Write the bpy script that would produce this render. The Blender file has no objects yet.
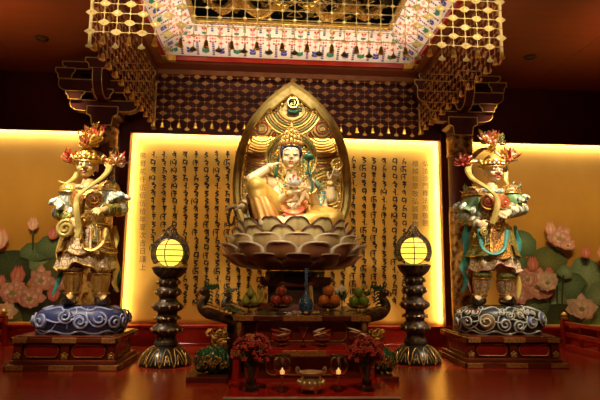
import bpy, bmesh, math, random
from mathutils import Vector, Matrix
from mathutils.bvhtree import BVHTree
PI = math.pi
V = Vector
SC = bpy.context.scene
COL = SC.collection
RND = random.Random(7)

# ------------------------------------------------------------------ camera
F_PX = 509.0; PIT = 0.1462; YAW = 0.0609; ROLL = 0.0110; CX = -0.2408; CH = 0.8888
cF = V((math.sin(YAW)*math.cos(PIT), math.cos(YAW)*math.cos(PIT), math.sin(PIT)))
cR0 = V((math.cos(YAW), -math.sin(YAW), 0)); cU0 = cR0.cross(cF)
cR = math.cos(ROLL)*cR0 + math.sin(ROLL)*cU0
cU = -math.sin(ROLL)*cR0 + math.cos(ROLL)*cU0
EYE = V((CX, 0, CH))
def at(px, py, Y):
    """world point at depth Y seen at pixel (px, py) of the 600x400 photograph"""
    d = cF + cR*((px-300)/F_PX) - cU*((py-200)/F_PX)
    return EYE + d*(Y/d.y)
cam = bpy.data.cameras.new('camera'); cam.sensor_width = 36; cam.lens = F_PX/600*36
co = bpy.data.objects.new('camera', cam); COL.objects.link(co)
M = Matrix((cR, cU, -cF)).transposed().to_4x4(); M.translation = EYE
co.matrix_world = M; SC.camera = co
cam.clip_start = .05

# ------------------------------------------------------------------ materials
def mat(name, c, rough=.5, metal=0., c2=None, scale=12., kind='noise', bump=0., emit=None, spec=.5, coat=0., lo=.35, hi=.65, stretch=None, vcol=False):
    m = bpy.data.materials.new(name); m.use_nodes = True
    N = m.node_tree.nodes; L = m.node_tree.links; b = N['Principled BSDF']
    b.inputs['Roughness'].default_value = rough; b.inputs['Metallic'].default_value = metal
    b.inputs['Specular IOR Level'].default_value = spec; b.inputs['Coat Weight'].default_value = coat
    b.inputs['Coat Roughness'].default_value = .12
    tc = N.new('ShaderNodeTexCoord'); mp = N.new('ShaderNodeMapping'); L.new(tc.outputs['Object'], mp.inputs[0])
    if stretch: mp.inputs['Scale'].default_value = stretch
    if kind == 'noise':
        t = N.new('ShaderNodeTexNoise'); t.inputs['Scale'].default_value = scale; t.inputs['Detail'].default_value = 4; out = t.outputs['Fac']
    elif kind == 'voro':
        t = N.new('ShaderNodeTexVoronoi'); t.feature = 'DISTANCE_TO_EDGE'; t.inputs['Scale'].default_value = scale; out = t.outputs['Distance']
    elif kind == 'cells':
        t = N.new('ShaderNodeTexVoronoi'); t.inputs['Scale'].default_value = scale; out = t.outputs['Distance']
    else:
        t = N.new('ShaderNodeTexWave'); t.inputs['Scale'].default_value = scale; t.inputs['Distortion'].default_value = 3; out = t.outputs['Fac']
    L.new(mp.outputs[0], t.inputs['Vector'])
    r = N.new('ShaderNodeValToRGB'); r.color_ramp.elements[0].position = lo; r.color_ramp.elements[1].position = hi
    c2 = c2 or tuple(min(1, x*1.25+.004) for x in c)
    r.color_ramp.elements[0].color = (*c, 1); r.color_ramp.elements[1].color = (*c2, 1)
    L.new(out, r.inputs[0]); col = r.outputs[0]
    if vcol:
        a = N.new('ShaderNodeVertexColor'); a.layer_name = 'Col'
        mx = N.new('ShaderNodeMix'); mx.data_type = 'RGBA'; mx.blend_type = 'MULTIPLY'; mx.inputs[0].default_value = 1
        L.new(col, mx.inputs[6]); L.new(a.outputs[0], mx.inputs[7]); col = mx.outputs[2]
    L.new(col, b.inputs['Base Color'])
    if bump:
        bp = N.new('ShaderNodeBump'); bp.inputs['Strength'].default_value = bump; bp.inputs['Distance'].default_value = .01
        L.new(out, bp.inputs['Height']); L.new(bp.outputs[0], b.inputs['Normal'])
    if emit:
        b.inputs['Emission Color'].default_value = (*emit[0], 1); b.inputs['Emission Strength'].default_value = emit[1]
    return m
def glass(name, c=(1, 1, 1), rough=.02):
    m = mat(name, c, rough, 0, c2=c); b = m.node_tree.nodes['Principled BSDF']
    b.inputs['Transmission Weight'].default_value = 1; b.inputs['IOR'].default_value = 1.45
    return m
G = {}
G['gold'] = mat('gold_leaf', (.62, .36, .06), .32, .75, (.9, .6, .16), 30, bump=.15)
G['goldpaint'] = mat('gold_paint', (.62, .38, .07), .4, .3, (.85, .58, .16), 40)
G['darkgold'] = mat('aged_gold', (.28, .15, .03), .4, .6, (.55, .33, .08), 45, bump=.3)
G['netgold'] = mat('net_gilt_brass', (.75, .52, .16), .38, .55, (.9, .68, .28), 20)
G['redlacq'] = mat('red_lacquer', (.28, .012, .006), .25, 0, (.36, .02, .008), 6, coat=.4)
G['darkred'] = mat('dark_red_paint', (.075, .006, .004), .5, 0, (.10, .008, .005), 5)
G['brownlacq'] = mat('brown_lacquer', (.10, .018, .006), .22, 0, (.16, .03, .009), 8, coat=.5, stretch=(1, 6, 6))
G['darkwood'] = mat('dark_carved_wood', (.035, .010, .005), .3, 0, (.06, .018, .008), 14, coat=.3)
G['black'] = mat('black_lacquer', (.006, .006, .005), .3, 0, (.012, .012, .01), 9)
G['white'] = mat('white_paint', (.8, .76, .66), .5, 0, (.88, .84, .75), 30)
G['ink'] = mat('black_ink', (.012, .006, .003), .7, 0, (.02, .010, .005), 9)
G['ink2'] = mat('brown_ink', (.07, .035, .012), .7, 0, (.10, .05, .018), 9)

# ------------------------------------------------------------------ mesh builder
class MB:
    def __init__(s): s.v = []; s.f = []; s.mi = []; s.c = []
    def add(s, vs, fs, mi=0, col=None):
        o = len(s.v)
        s.v += [V(p) for p in vs]; s.f += [tuple(i+o for i in f) for f in fs]; s.mi += [mi]*len(fs)
        if col is None: col = (1, 1, 1)
        s.c += list(col) if isinstance(col, list) else [col]*len(vs)
    def xf(s, Mx, start=0):
        for i in range(start, len(s.v)): s.v[i] = Mx @ s.v[i]
        return s
    def build(s, name, mats, parent=None, smooth=True, bevel=0, org=None, sub=0, solid=0, angle=40):
        o3 = V(parent['org']) if parent is not None else V(org or (0, 0, 0))
        me = bpy.data.meshes.new(name)
        me.from_pydata([p-o3 for p in s.v], [], s.f)
        for m in (mats if isinstance(mats, (list, tuple)) else [mats]): me.materials.append(m)
        me.polygons.foreach_set('material_index', s.mi)
        at_ = me.color_attributes.new('Col', 'FLOAT_COLOR', 'POINT')
        at_.data.foreach_set('color', [x for c in s.c for x in (*c, 1)])
        bm = bmesh.new(); bm.from_mesh(me); bmesh.ops.recalc_face_normals(bm, faces=bm.faces); bm.to_mesh(me); bm.free()
        if smooth:
            me.polygons.foreach_set('use_smooth', [True]*len(me.polygons))
            me.set_sharp_from_angle(angle=math.radians(angle))
        o = bpy.data.objects.new(name, me); COL.objects.link(o)
        if parent is not None: o.parent = parent
        else: o.location = o3
        o['org'] = o3
        if solid:
            q = o.modifiers.new('solid', 'SOLIDIFY'); q.thickness = solid; q.offset = 0
        if bevel:
            q = o.modifiers.new('bevel', 'BEVEL'); q.width = bevel; q.segments = 2; q.limit_method = 'ANGLE'
        if sub:
            q = o.modifiers.new('sub', 'SUBSURF'); q.levels = sub; q.render_levels = sub
        return o
    def fuse(s, name, m, parent, voxel=.006, it=4, org=None):
        o = s.build(name, m, parent, org=org)
        q = o.modifiers.new('r', 'REMESH'); q.mode = 'VOXEL'; q.voxel_size = voxel
        q = o.modifiers.new('s', 'SMOOTH'); q.iterations = it; q.factor = .5
        dg = bpy.context.evaluated_depsgraph_get(); dg.update()
        me = bpy.data.meshes.new_from_object(o.evaluated_get(dg))
        o.modifiers.clear(); old = o.data; o.data = me; bpy.data.meshes.remove(old); me.name = name
        if not me.materials: me.materials.append(m)
        me.polygons.foreach_set('use_smooth', [True]*len(me.polygons))
        return o
    # ---- shapes
    def box(s, lo, hi, mi=0):
        x0, y0, z0 = lo; x1, y1, z1 = hi
        s.add([(x0, y0, z0), (x1, y0, z0), (x1, y1, z0), (x0, y1, z0), (x0, y0, z1), (x1, y0, z1), (x1, y1, z1), (x0, y1, z1)],
              [(0, 3, 2, 1), (4, 5, 6, 7), (0, 1, 5, 4), (1, 2, 6, 5), (2, 3, 7, 6), (3, 0, 4, 7)], mi); return s
    def taper(s, lo, hi, ins, mi=0):
        "box whose bottom is inset by ins"
        x0, y0, z0 = lo; x1, y1, z1 = hi; i = ins
        s.add([(x0+i, y0+i, z0), (x1-i, y0+i, z0), (x1-i, y1-i, z0), (x0+i, y1-i, z0), (x0, y0, z1), (x1, y0, z1), (x1, y1, z1), (x0, y1, z1)],
              [(0, 3, 2, 1), (4, 5, 6, 7), (0, 1, 5, 4), (1, 2, 6, 5), (2, 3, 7, 6), (3, 0, 4, 7)], mi); return s
    def loft(s, rings, mi=0, cap=True, closed=True, cols=None):
        n = len(rings[0]); vs = [p for r in rings for p in r]; fs = []
        for i in range(len(rings)-1):
            for j in range(n if closed else n-1):
                k = (j+1) % n; fs.append((i*n+j, i*n+k, (i+1)*n+k, (i+1)*n+j))
        if cap and closed: fs += [tuple(range(n))[::-1], tuple(range((len(rings)-1)*n, len(rings)*n))]
        col = [c for c in cols for _ in range(n)] if cols else None
        s.add(vs, fs, mi, col); return s
    def tube(s, pts, r, n=8, mi=0, cap=True, flat=None, cols=None, closed=False):
        pts = [V(p) for p in pts]; m = len(pts)
        rs = r if isinstance(r, (list, tuple)) else [r]*m
        t0 = (pts[1]-pts[0]).normalized()
        up = V(flat[1]) if flat else (V((0, 0, 1)) if abs(t0.z) < .9 else V((0, 1, 0)))
        k = flat[0] if flat else 1.; rings = []
        for i in range(m):
            t = (pts[(i+1) % m]-pts[i-1] if closed else pts[min(i+1, m-1)]-pts[max(i-1, 0)])
            t = t.normalized() if t.length > 1e-9 else t0
            u = up-t*up.dot(t)
            if u.length < 1e-4: u = t.orthogonal()
            u.normalize(); w = t.cross(u)
            if not flat: up = u
            rings.append([pts[i]+w*(math.cos(2*PI*j/n)*rs[i])+u*(math.sin(2*PI*j/n)*rs[i]*k) for j in range(n)])
        if closed: rings.append(rings[0])
        s.loft(rings, mi, cap and not closed, True, cols); return s
    def lathe(s, prof, c=(0, 0, 0), n=24, mi=0, sx=1., sy=1., ax=None, wob=None):
        c = V(c); rings = []
        for r, z in prof:
            ring = []
            for j in range(n):
                a = 2*PI*j/n; q = r*(1+(wob[1]*math.cos(wob[0]*a) if wob else 0))
                p = V((math.cos(a)*q*sx, math.sin(a)*q*sy, z)); ring.append(c+(ax @ p if ax else p))
            rings.append(ring)
        s.loft(rings, mi); return s
    def ell(s, c, r, n=14, m=9, mi=0, rot=None, col=None):
        r = (r, r, r) if not isinstance(r, (tuple, list)) else r
        c = V(c); vs = []; fs = []
        for i in range(1, m):
            a = PI*i/m
            for j in range(n):
                b = 2*PI*j/n; p = V((math.sin(a)*math.cos(b)*r[0], math.sin(a)*math.sin(b)*r[1], math.cos(a)*r[2]))
                vs.append(c+(rot @ p if rot else p))
        t = V((0, 0, r[2])); t = rot @ t if rot else t
        vs += [c+t, c-t]; T = len(vs)-2
        for i in range(m-2):
            for j in range(n):
                k = (j+1) % n; fs.append((i*n+j, (i+1)*n+j, (i+1)*n+k, i*n+k))
        for j in range(n):
            k = (j+1) % n; fs += [(T, j, k), (T+1, (m-2)*n+k, (m-2)*n+j)]
        s.add(vs, fs, mi, col); return s
    def cap2(s, a, b, ra, rb, n=10, mi=0):
        "tapered capsule"
        a = V(a); b = V(b); d = (b-a); L_ = d.length; d.normalize()
        pts = [a-d*ra*.95, a-d*ra*.7, a, b, b+d*rb*.7, b+d*rb*.95]; rs = [ra*.25, ra*.72, ra, rb, rb*.72, rb*.25]
        s.tube(pts, rs, n, mi); return s
    def poly(s, pts2, o, ux, uy, d, mi=0, col=None):
        "extruded polygon: pts2 in the plane (ux,uy) through o, thickness vector d"
        o = V(o); ux = V(ux); uy = V(uy); d = V(d); n = len(pts2)
        A = [o+ux*x+uy*y for x, y in pts2]; B = [p+d for p in A]
        s.add(A+B, [tuple(range(n))[::-1], tuple(range(n, 2*n))]+[(i, (i+1) % n, n+(i+1) % n, n+i) for i in range(n)], mi, col); return s
    def face(s, pts2, o, ux, uy, mi=0, col=None):
        o = V(o); ux = V(ux); uy = V(uy)
        s.add([o+ux*x+uy*y for x, y in pts2], [tuple(range(len(pts2)))], mi, col); return s
def spline(pts, k=6, closed=False):
    P = [V(p) for p in pts]; n = len(P); out = []
    rng = range(n if closed else n-1)
    for i in rng:
        g = (lambda q: P[q % n]) if closed else (lambda q: P[max(0, min(n-1, q))])
        a, b, c, d = g(i-1), g(i), g(i+1), g(i+2)
        for j in range(k):
            t = j/k
            out.append(.5*((2*b)+(c-a)*t+(2*a-5*b+4*c-d)*t*t+(3*b-a-3*c+d)*t**3))
    if not closed: out.append(P[-1])
    return out
def lerp(a, b, t): return a+(b-a)*t
def lerpl(vals, n):
    "resample a list of numbers to n"
    r = []
    for i in range(n):
        t = i/(n-1)*(len(vals)-1); k = min(int(t), len(vals)-2); r.append(lerp(vals[k], vals[k+1], t-k))
    return r
def strip(mb, pts, rs, k=5, n=8, mi=0, flat=None, cols=None):
    P = spline(pts, k); mb.tube(P, lerpl(rs if isinstance(rs, (list, tuple)) else [rs, rs], len(P)), n, mi, True, flat, cols)
def ring_pts(c, rx, ry, n=24, z=0, a0=0):
    return [V((c[0]+rx*math.cos(a0+2*PI*j/n), c[1]+ry*math.sin(a0+2*PI*j/n), c[2]+z)) for j in range(n)]
# ------------------------------------------------------------------ scene tree
def thing(name, loc, label, cat, group=None):
    o = bpy.data.objects.new(name, None); COL.objects.link(o); o.location = loc; o['org'] = V(loc)
    o.empty_display_size = .05
    return tag(o, label, cat, group)
def tag(o, label, cat, group=None, kind=None):
    o['label'] = label; o['category'] = cat
    if group: o['group'] = group
    if kind: o['kind'] = kind
    return o
def struct(o, label=None, cat=None):
    o['kind'] = 'structure'
    if label: o['label'] = label; o['category'] = cat
    return o
def dup(root, loc, label=None, rz=0, scale=1.):
    r = root.copy(); COL.objects.link(r); r.location = loc; r.rotation_euler = (0, 0, rz); r.scale = (scale,)*3
    r['org'] = V(loc)
    if label: r['label'] = label
    for ch in list(root.children):
        c = ch.copy(); COL.objects.link(c); c.parent = r
        for g in list(ch.children):
            d = g.copy(); COL.objects.link(d); d.parent = c
    return r
# ================================================================== SETTING
YW = 6.7355; ZT = 2.745; ZB = .254; ZC = 3.55
fl = MB().box((-5, -1.5, -.1), (5.4, 6.9, 0))
mfl = bpy.data.materials.new('red_floor_boards'); mfl.use_nodes = True
N = mfl.node_tree.nodes; L = mfl.node_tree.links; bs = N['Principled BSDF']
tc = N.new('ShaderNodeTexCoord'); br = N.new('ShaderNodeTexBrick'); br.offset = .37
br.inputs['Scale'].default_value = 1; br.inputs['Brick Width'].default_value = 1.9; br.inputs['Row Height'].default_value = .125
br.inputs['Mortar Size'].default_value = .004; br.inputs['Color1'].default_value = (.26, .018, .005, 1); br.inputs['Color2'].default_value = (.36, .028, .007, 1)
br.inputs['Mortar'].default_value = (.05, .006, .003, 1); L.new(tc.outputs['Object'], br.inputs['Vector'])
mp = N.new('ShaderNodeMapping'); mp.inputs['Scale'].default_value = (1.2, 14, 1); L.new(tc.outputs['Object'], mp.inputs[0])
nz = N.new('ShaderNodeTexNoise'); nz.inputs['Scale'].default_value = 3; nz.inputs['Detail'].default_value = 6; L.new(mp.outputs[0], nz.inputs['Vector'])
mr = N.new('ShaderNodeMapRange'); mr.inputs[3].default_value = .6; mr.inputs[4].default_value = 1.35; L.new(nz.outputs['Fac'], mr.inputs[0])
mx = N.new('ShaderNodeMix'); mx.data_type = 'RGBA'; mx.blend_type = 'MULTIPLY'; mx.inputs[0].default_value = 1
L.new(br.outputs['Color'], mx.inputs[6]); L.new(mr.outputs[0], mx.inputs[7]); L.new(mx.outputs[2], bs.inputs['Base Color'])
bs.inputs['Roughness'].default_value = .24; bs.inputs['Coat Weight'].default_value = .3; bs.inputs['Coat Roughness'].default_value = .2
struct(fl.build('floor', mfl, smooth=False))
struct(MB().box((-5, 6.86, 0), (5.4, 6.98, ZC)).build('wall_back', G['darkred'], smooth=False))
struct(MB().box((-5, YW, ZT+.12), (5.4, 6.86, ZC)).box((-5, YW-.02, ZT), (5.4, YW+.015, ZT+.13)).build('trim_1', G['darkred'], smooth=False))
bb = MB().box((-5, 6.60, 0), (5.4, 6.80, .22)).box((-5, 6.575, .22), (5.4, 6.80, ZB-.002)).box((-5, 6.57, 0), (5.4, 6.60, .035))
struct(bb.build('baseboard_back', G['redlacq'], smooth=False, bevel=.004))
struct(MB().box((-5.1, -1.5, 0), (-5, 6.95, ZC)).build('wall_left', G['darkred'], smooth=False))
struct(MB().box((5.4, -1.5, 0), (5.5, 6.95, ZC)).build('wall_right', G['darkred'], smooth=False))
# ceiling with the square opening
LX, LY0, LY1 = 1.53, 4.45, 6.05
G['ceil'] = mat('brown_red_ceiling_paint', (.19, .032, .008), .55, 0, (.22, .038, .010), 3, stretch=(.6, 4, 1))
ce = MB()
for lo, hi in (((-5, -1.5), (5.4, LY0)), ((-5, LY1), (5.4, 6.95)), ((-5, LY0), (-LX, LY1)), ((LX, LY0), (5.4, LY1))):
    ce.box((*lo, ZC), (*hi, ZC+.1))
for x in (-3.4, -1.95, 1.95, 3.4): ce.box((x-.006, -1.5, ZC-.004), (x+.006, 6.7, ZC+.01))
struct(ce.build('ceiling', G['ceil'], smooth=False))
struct(MB().box((-5, -1.6, 4.3), (5.4, 6.95, 4.35)).build('roof', G['darkred'], smooth=False))
# opening frame: red fascia, brown soffit board, gilt corners
fr = MB(); T = .05
for sx in (-1, 1):
    a, b = sorted((sx*LX, sx*(LX+.05))); fr.box((a, LY0-.05, ZC-.05), (b, LY1+.05, ZC+.11))
fr.box((-LX, LY1, ZC-.05), (LX, LY1+.05, ZC+.11)); fr.box((-LX, LY0-.05, ZC-.05), (LX, LY0, ZC+.11))
f1 = struct(fr.build('trim_2', G['redlacq'], smooth=False, bevel=.004))
sf = MB()
for sx in (-1, 1):
    a, b = sorted((sx*(LX+.05), sx*(LX+.15))); sf.box((a, LY0-.15, ZC-.035), (b, LY1+.15, ZC-.001))
sf.box((-LX-.05, LY1+.05, ZC-.035), (LX+.05, LY1+.15, ZC-.001)); sf.box((-LX-.05, LY0-.15, ZC-.035), (LX+.05, LY0-.05, ZC-.001))
G['soffit'] = mat('brown_soffit_wood', (.20, .06, .016), .35, 0, (.28, .09, .025), 6, stretch=(1, 5, 1))
struct(sf.build('trim_3', G['soffit'], smooth=False, bevel=.004))
cp = MB()
for sx in (-1, 1):
    a, b = sorted((sx*(LX-.10), sx*(LX+.054))); cp.box((a, LY1-.004, ZC-.056), (b, LY1+.07, ZC+.03))
    a, b = sorted((sx*(LX-.004), sx*(LX+.056))); cp.box((a, LY1-.12, ZC-.056), (b, LY1+.06, ZC+.03))
struct(cp.build('trim_4', G['gold'], smooth=False, bevel=.003))
# painted frieze boards (sloping cove), one per side
IX, IY0, IY1, IZ, LZ = 1.165, 4.82, 5.69, 3.83, ZC+.01
G['fr_white'] = mat('cream_frieze_paint', (.80, .64, .52), .5, 0, (.86, .72, .60), 16)
G['fr_pink'] = mat('pink_frieze_paint', (.72, .22, .16), .5, 0, (.80, .34, .26), 60)
G['fr_blue'] = mat('blue_frieze_paint', (.03, .04, .26), .5, 0, (.05, .07, .34), 60)
G['fr_green'] = mat('green_frieze_paint', (.02, .16, .09), .5, 0, (.05, .24, .14), 60)
G['fr_red'] = mat('red_frieze_paint', (.42, .04, .02), .5, 0, (.5, .07, .04), 60)
G['fr_grey'] = mat('grey_frieze_line', (.16, .12, .10), .5, 0, (.2, .16, .12), 60)
FM = [G['fr_white'], G['fr_pink'], G['fr_blue'], G['fr_green'], G['fr_red'], G['fr_grey']]
def frieze(idx, A, B, C, D):
    "A,B lower lip corners; C,D upper corners above A,B"
    A, B, C, D = map(V, (A, B, C, D)); mb = MB()
    ux = (B-A).normalized(); H = ((C+D)/2-(A+B)/2); uy = H-ux*H.dot(ux); h = uy.length; uy.normalize(); nn = ux.cross(uy)
    ctr = V((0, 5.25, 3.3)); nn = nn if nn.dot(ctr-A) > 0 else -nn
    mb.add([A, B, D, C, A-nn*.02, B-nn*.02, D-nn*.02, C-nn*.02], [(0, 1, 2, 3), (7, 6, 5, 4), (0, 4, 5, 1), (1, 5, 6, 2), (2, 6, 7, 3), (3, 7, 4, 0)], 0)
    o = A+nn*.003; Lw = (B-A).length; s0 = (C-A).dot(ux)/h; s1 = (D-B).dot(ux)/h
    def inside(x, y): return x > s0*y+.02 and x < Lw+s1*y-.02
    def q(x, y, w, hh, mi):
        if inside(x-w/2, y) and inside(x+w/2, y) and inside(x-w/2, y+hh) and inside(x+w/2, y+hh):
            mb.face([(x-w/2, y), (x+w/2, y), (x+w/2, y+hh), (x-w/2, y+hh)], o, ux, uy, mi)
    def dia(x, y, rx, ry, mi, dz=.001):
        if inside(x-rx, y) and inside(x+rx, y+ry) and inside(x-rx, y+ry) and inside(x+rx, y-ry):
            mb.face([(x-rx, y), (x, y-ry), (x+rx, y), (x, y+ry)], o+nn*dz, ux, uy, mi)
    def leaf(x, y, dx, dy, w, mi):
        px, py = -dy*w, dx*w
        if inside(x+dx, y+dy) and inside(x, y):
            mb.face([(x, y), (x+dx*.5+px, y+dy*.5+py), (x+dx, y+dy), (x+dx*.5-px, y+dy*.5-py)], o+nn*.002, ux, uy, mi)
    P = .192; n = int(Lw/P)+2
    for i in range(-1, n*2):
        x = Lw/2+(i-n)*P/2
        if i % 2:                                   # beaded blue stripe with a rosette block
            k = 0
            y = .02
            while y < h-.04:
                if not .42*h < y < .70*h: q(x, y, .030, .020, 2 if k % 2 == 0 else 5)
                y += .026; k += 1
            for r_ in range(3):
                for c_ in range(3): dia(x+(c_-1)*.030, (.45+.085*r_)*h, .016, .016, 1 if (r_+c_) % 2 else 4)
        else:
            gi = (i//2) % 2
            for sg in (-1, 1):
                leaf(x, .10*h, sg*.042, .09*h+(.03 if gi else .0), .35, 3 if gi else 2)
                if not gi: leaf(x, .18*h, sg*.04, .10*h, .3, 2)
                leaf(x, .52*h, sg*.03, .08*h, .4, 1); leaf(x, .66*h, sg*.03, .07*h, .4, 3 if gi else 1)
                leaf(x, .80*h, sg*.034, .05*h, .4, 4)
            q(x, .10*h, .006, .72*h, 5); dia(x, .40*h, .030, .026, 1); dia(x, .40*h, .014, .014, 4, .002); dia(x, .78*h, .022, .02, 1)
    for y, t in ((.93*h, .008), (.965*h, .01)):
        mb.face([(s0*y+.01, y), (Lw+s1*y-.01, y), (Lw+s1*(y+t)-.01, y+t), (s0*(y+t)+.01, y+t)], o, ux, uy, 5)
    for i in range(int(Lw/.05)): q(i*.05, .94*h+.004, .03, .012, 4 if i % 2 else 3)
    # green stripe along each mitre
    for xx, s_, d_ in ((0, s0, 1), (Lw, s1, -1)):
        for k in range(5):
            y = (.1+.17*k)*h; a = xx+s_*y+d_*.006; b = xx+s_*(y+.1*h)+d_*.006
            mb.face([(a, y), (a+d_*.022, y), (b+d_*.022, y+.1*h), (b, y+.1*h)], o+nn*.001, ux, uy, 3)
    return struct(mb.build('trim_%d' % idx, FM, smooth=False))
frieze(5, (-LX, LY1, LZ), (LX, LY1, LZ), (-IX, IY1, IZ), (IX, IY1, IZ))
frieze(6, (-LX, LY0, LZ), (-LX, LY1, LZ), (-IX, IY0, IZ), (-IX, IY1, IZ))
frieze(7, (LX, LY1, LZ), (LX, LY0, LZ), (IX, IY1, IZ), (IX, IY0, IZ))
frieze(8, (LX, LY0, LZ), (-LX, LY0, LZ), (IX, IY0, IZ), (-IX, IY0, IZ))
gm = MB()
for lo, hi in (((-IX-.02, IY1-.03), (IX+.02, IY1+.03)), ((-IX-.02, IY0-.03), (IX+.02, IY0+.03)), ((-IX-.03, IY0), (-IX+.03, IY1)), ((IX-.03, IY0), (IX+.03, IY1))):
    gm.box((*lo, IZ-.012), (*hi, IZ+.03))
struct(gm.build('trim_9', G['gold'], smooth=False, bevel=.006))
cf = MB().box((-IX-.05, IY0-.05, 4.0), (IX+.05, IY1+.6, 4.05))
struct(cf.build('trim_10', G['black'], smooth=False))
# coffer ceiling dragons
def dragon(name, x0, flip, label):
    KX = .74
    root = thing(name, (x0, 5.45, 3.93), label, 'carving', 'gilded ceiling dragons')
    def P(x, y, z=3.92): return V((x0+flip*x*KX, y, z))
    b = MB(); pts = [P(-.52, 5.30), P(-.46, 5.5, 3.95), P(-.3, 5.58), P(-.16, 5.42, 3.90), P(0, 5.36, 3.93), P(.12, 5.5), P(.28, 5.60, 3.9), P(.42, 5.48, 3.88), P(.50, 5.36, 3.90)]
    strip(b, pts, [.012, .035, .05, .058, .06, .06, .055, .045, .04], 8, 10)
    for p in spline(pts, 9)[4:-4:2]: b.ell(p+V((0, -.01, -.045)), (.013, .02, .022), 6, 5)
    b.build('body', G['gold'], root)
    h = MB(); c = P(.56, 5.33, 3.88); h.ell(c, (.07, .055, .05)); h.ell(c+V((flip*.07, -.02, -.02)), (.055, .04, .028)); h.ell(c+V((flip*.06, -.02, -.05)), (.045, .03, .014))
    for s_ in (-1, 1):
        strip(h, [c+V((0, s_*.03, .02)), c+V((-flip*.08, s_*.06, .05)), c+V((-flip*.15, s_*.05, .02))], [.014, .004], 5, 6)
        strip(h, [c+V((flip*.1, s_*.02, -.03)), c+V((flip*.17, s_*.08, -.03)), c+V((flip*.11, s_*.15, -.05)), c+V((flip*.2, s_*.2, -.03))], [.008, .003], 5, 6)
        h.ell(c+V((flip*.03, s_*.035, .0)), .017)
    h.build('head', G['gold'], root)
    for (x, y, dx) in ((-.28, 5.5, -.1), (-.05, 5.36, .1), (.3, 5.55, .1), (.1, 5.46, -.12)):
        l = MB(); a = P(x, y, 3.9); k = a+V((flip*dx, -.12, -.03)); f = k+V((flip*dx*.3, -.10, -.01)); l.cap2(a, k, .035, .025); l.cap2(k, f, .024, .018)
        for q in range(4): strip(l, [f, f+V((flip*(.03*q-.045), -.05, -.01)), f+V((flip*(.05*q-.07), -.07, -.03))], [.011, .003], 4, 5)
        l.build('leg', G['gold'], root)
    w = MB(); r = random.Random(5+flip)
    for i in range(26):
        x = r.uniform(-.55, .55); y = r.uniform(5.12, 5.64); c = P(x, y, r.uniform(3.9, 3.97)); a0 = r.uniform(0, 6.3); s_ = r.uniform(.035, .09)
        strip(w, [c+V((s_*(1-t*.22)*math.cos(a0+t*1.1), s_*(1-t*.22)*math.sin(a0+t*1.1), 0)) for t in range(5)], [.006, .017, .006], 4, 6)
        strip(w, [c, c+V((r.uniform(-.12, .12), r.uniform(-.1, .1), -.02)), c+V((r.uniform(-.12, .12), r.uniform(-.12, .12), 0))], [.014, .003], 4, 6)
    w.build('cloud_scrolls', G['darkgold'], root)
    return root
dragon('dragon_carving', -.60, 1, 'gilded dragon in cloud scrolls on the ceiling, the one left of centre')
dragon('dragon_carving', .62, -1, 'gilded dragon in cloud scrolls on the ceiling, the one right of centre')
# recessed ceiling lights
def downlight(loc, label):
    t = thing('ceiling_light', loc, label, 'ceiling light')
    MB().lathe([(.045, .0), (.075, -.004), (.075, -.012), (.05, -.014), (.045, -.003)], loc, 20).build('trim_ring', G['black'], t)
    MB().lathe([(.001, -.002), (.046, -.002), (.046, -.005), (.001, -.005)], loc, 16).build('lens', G['darkred'], t)
downlight(V((-2.885, 5.69, ZC)), 'small dark recessed light in the ceiling left of the gilt net')
downlight(V((2.9, 5.70, ZC)), 'small dark recessed light in the ceiling right of the gilt net')

# ------------------------------------------------------------------ gilt net canopy
W = 1.75; YB = 6.486; YF = 4.074; ZR = 2.869; CS = 2*W/33; RS = .0845; ZN = 3.50
canopy = thing('net_canopy', (0, (YB+YF)/2, ZN), 'square gilt metal net canopy with bells hanging from the ceiling over the altar', 'canopy')
def bell(mb, p, s=1.):
    mb.tube([p, p+V((0, 0, -.03*s))], .0025, 4)
    mb.lathe([(.002, -.026*s), (.012*s, -.03*s), (.016*s, -.045*s), (.020*s, -.075*s), (.027*s, -.092*s), (.022*s, -.09*s), (.002, -.085*s)], p, 10)
    mb.ell(p+V((0, 0, -.097*s)), .008*s, 6, 5)
def pendant(mb, p, ux, s=1.):
    mb.tube([p, p+V((0, 0, -.055*s))], .0022, 4)
    uz = V((0, 0, 1)); nn = ux.cross(uz)*.006
    mb.poly([(-.035*s, -.105*s), (-.028*s, -.085*s), (-.014*s, -.08*s), (0, -.05*s), (.014*s, -.08*s), (.028*s, -.085*s), (.035*s, -.105*s), (0, -.118*s)], p-nn*.5, ux, uz, nn)
G['netshade'] = mat('net_shaded_brass', (.42, .19, .055), .42, .5, (.52, .26, .08), 20)  # darker copy of the gilt brass, shade on back and side nets in its colour
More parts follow.
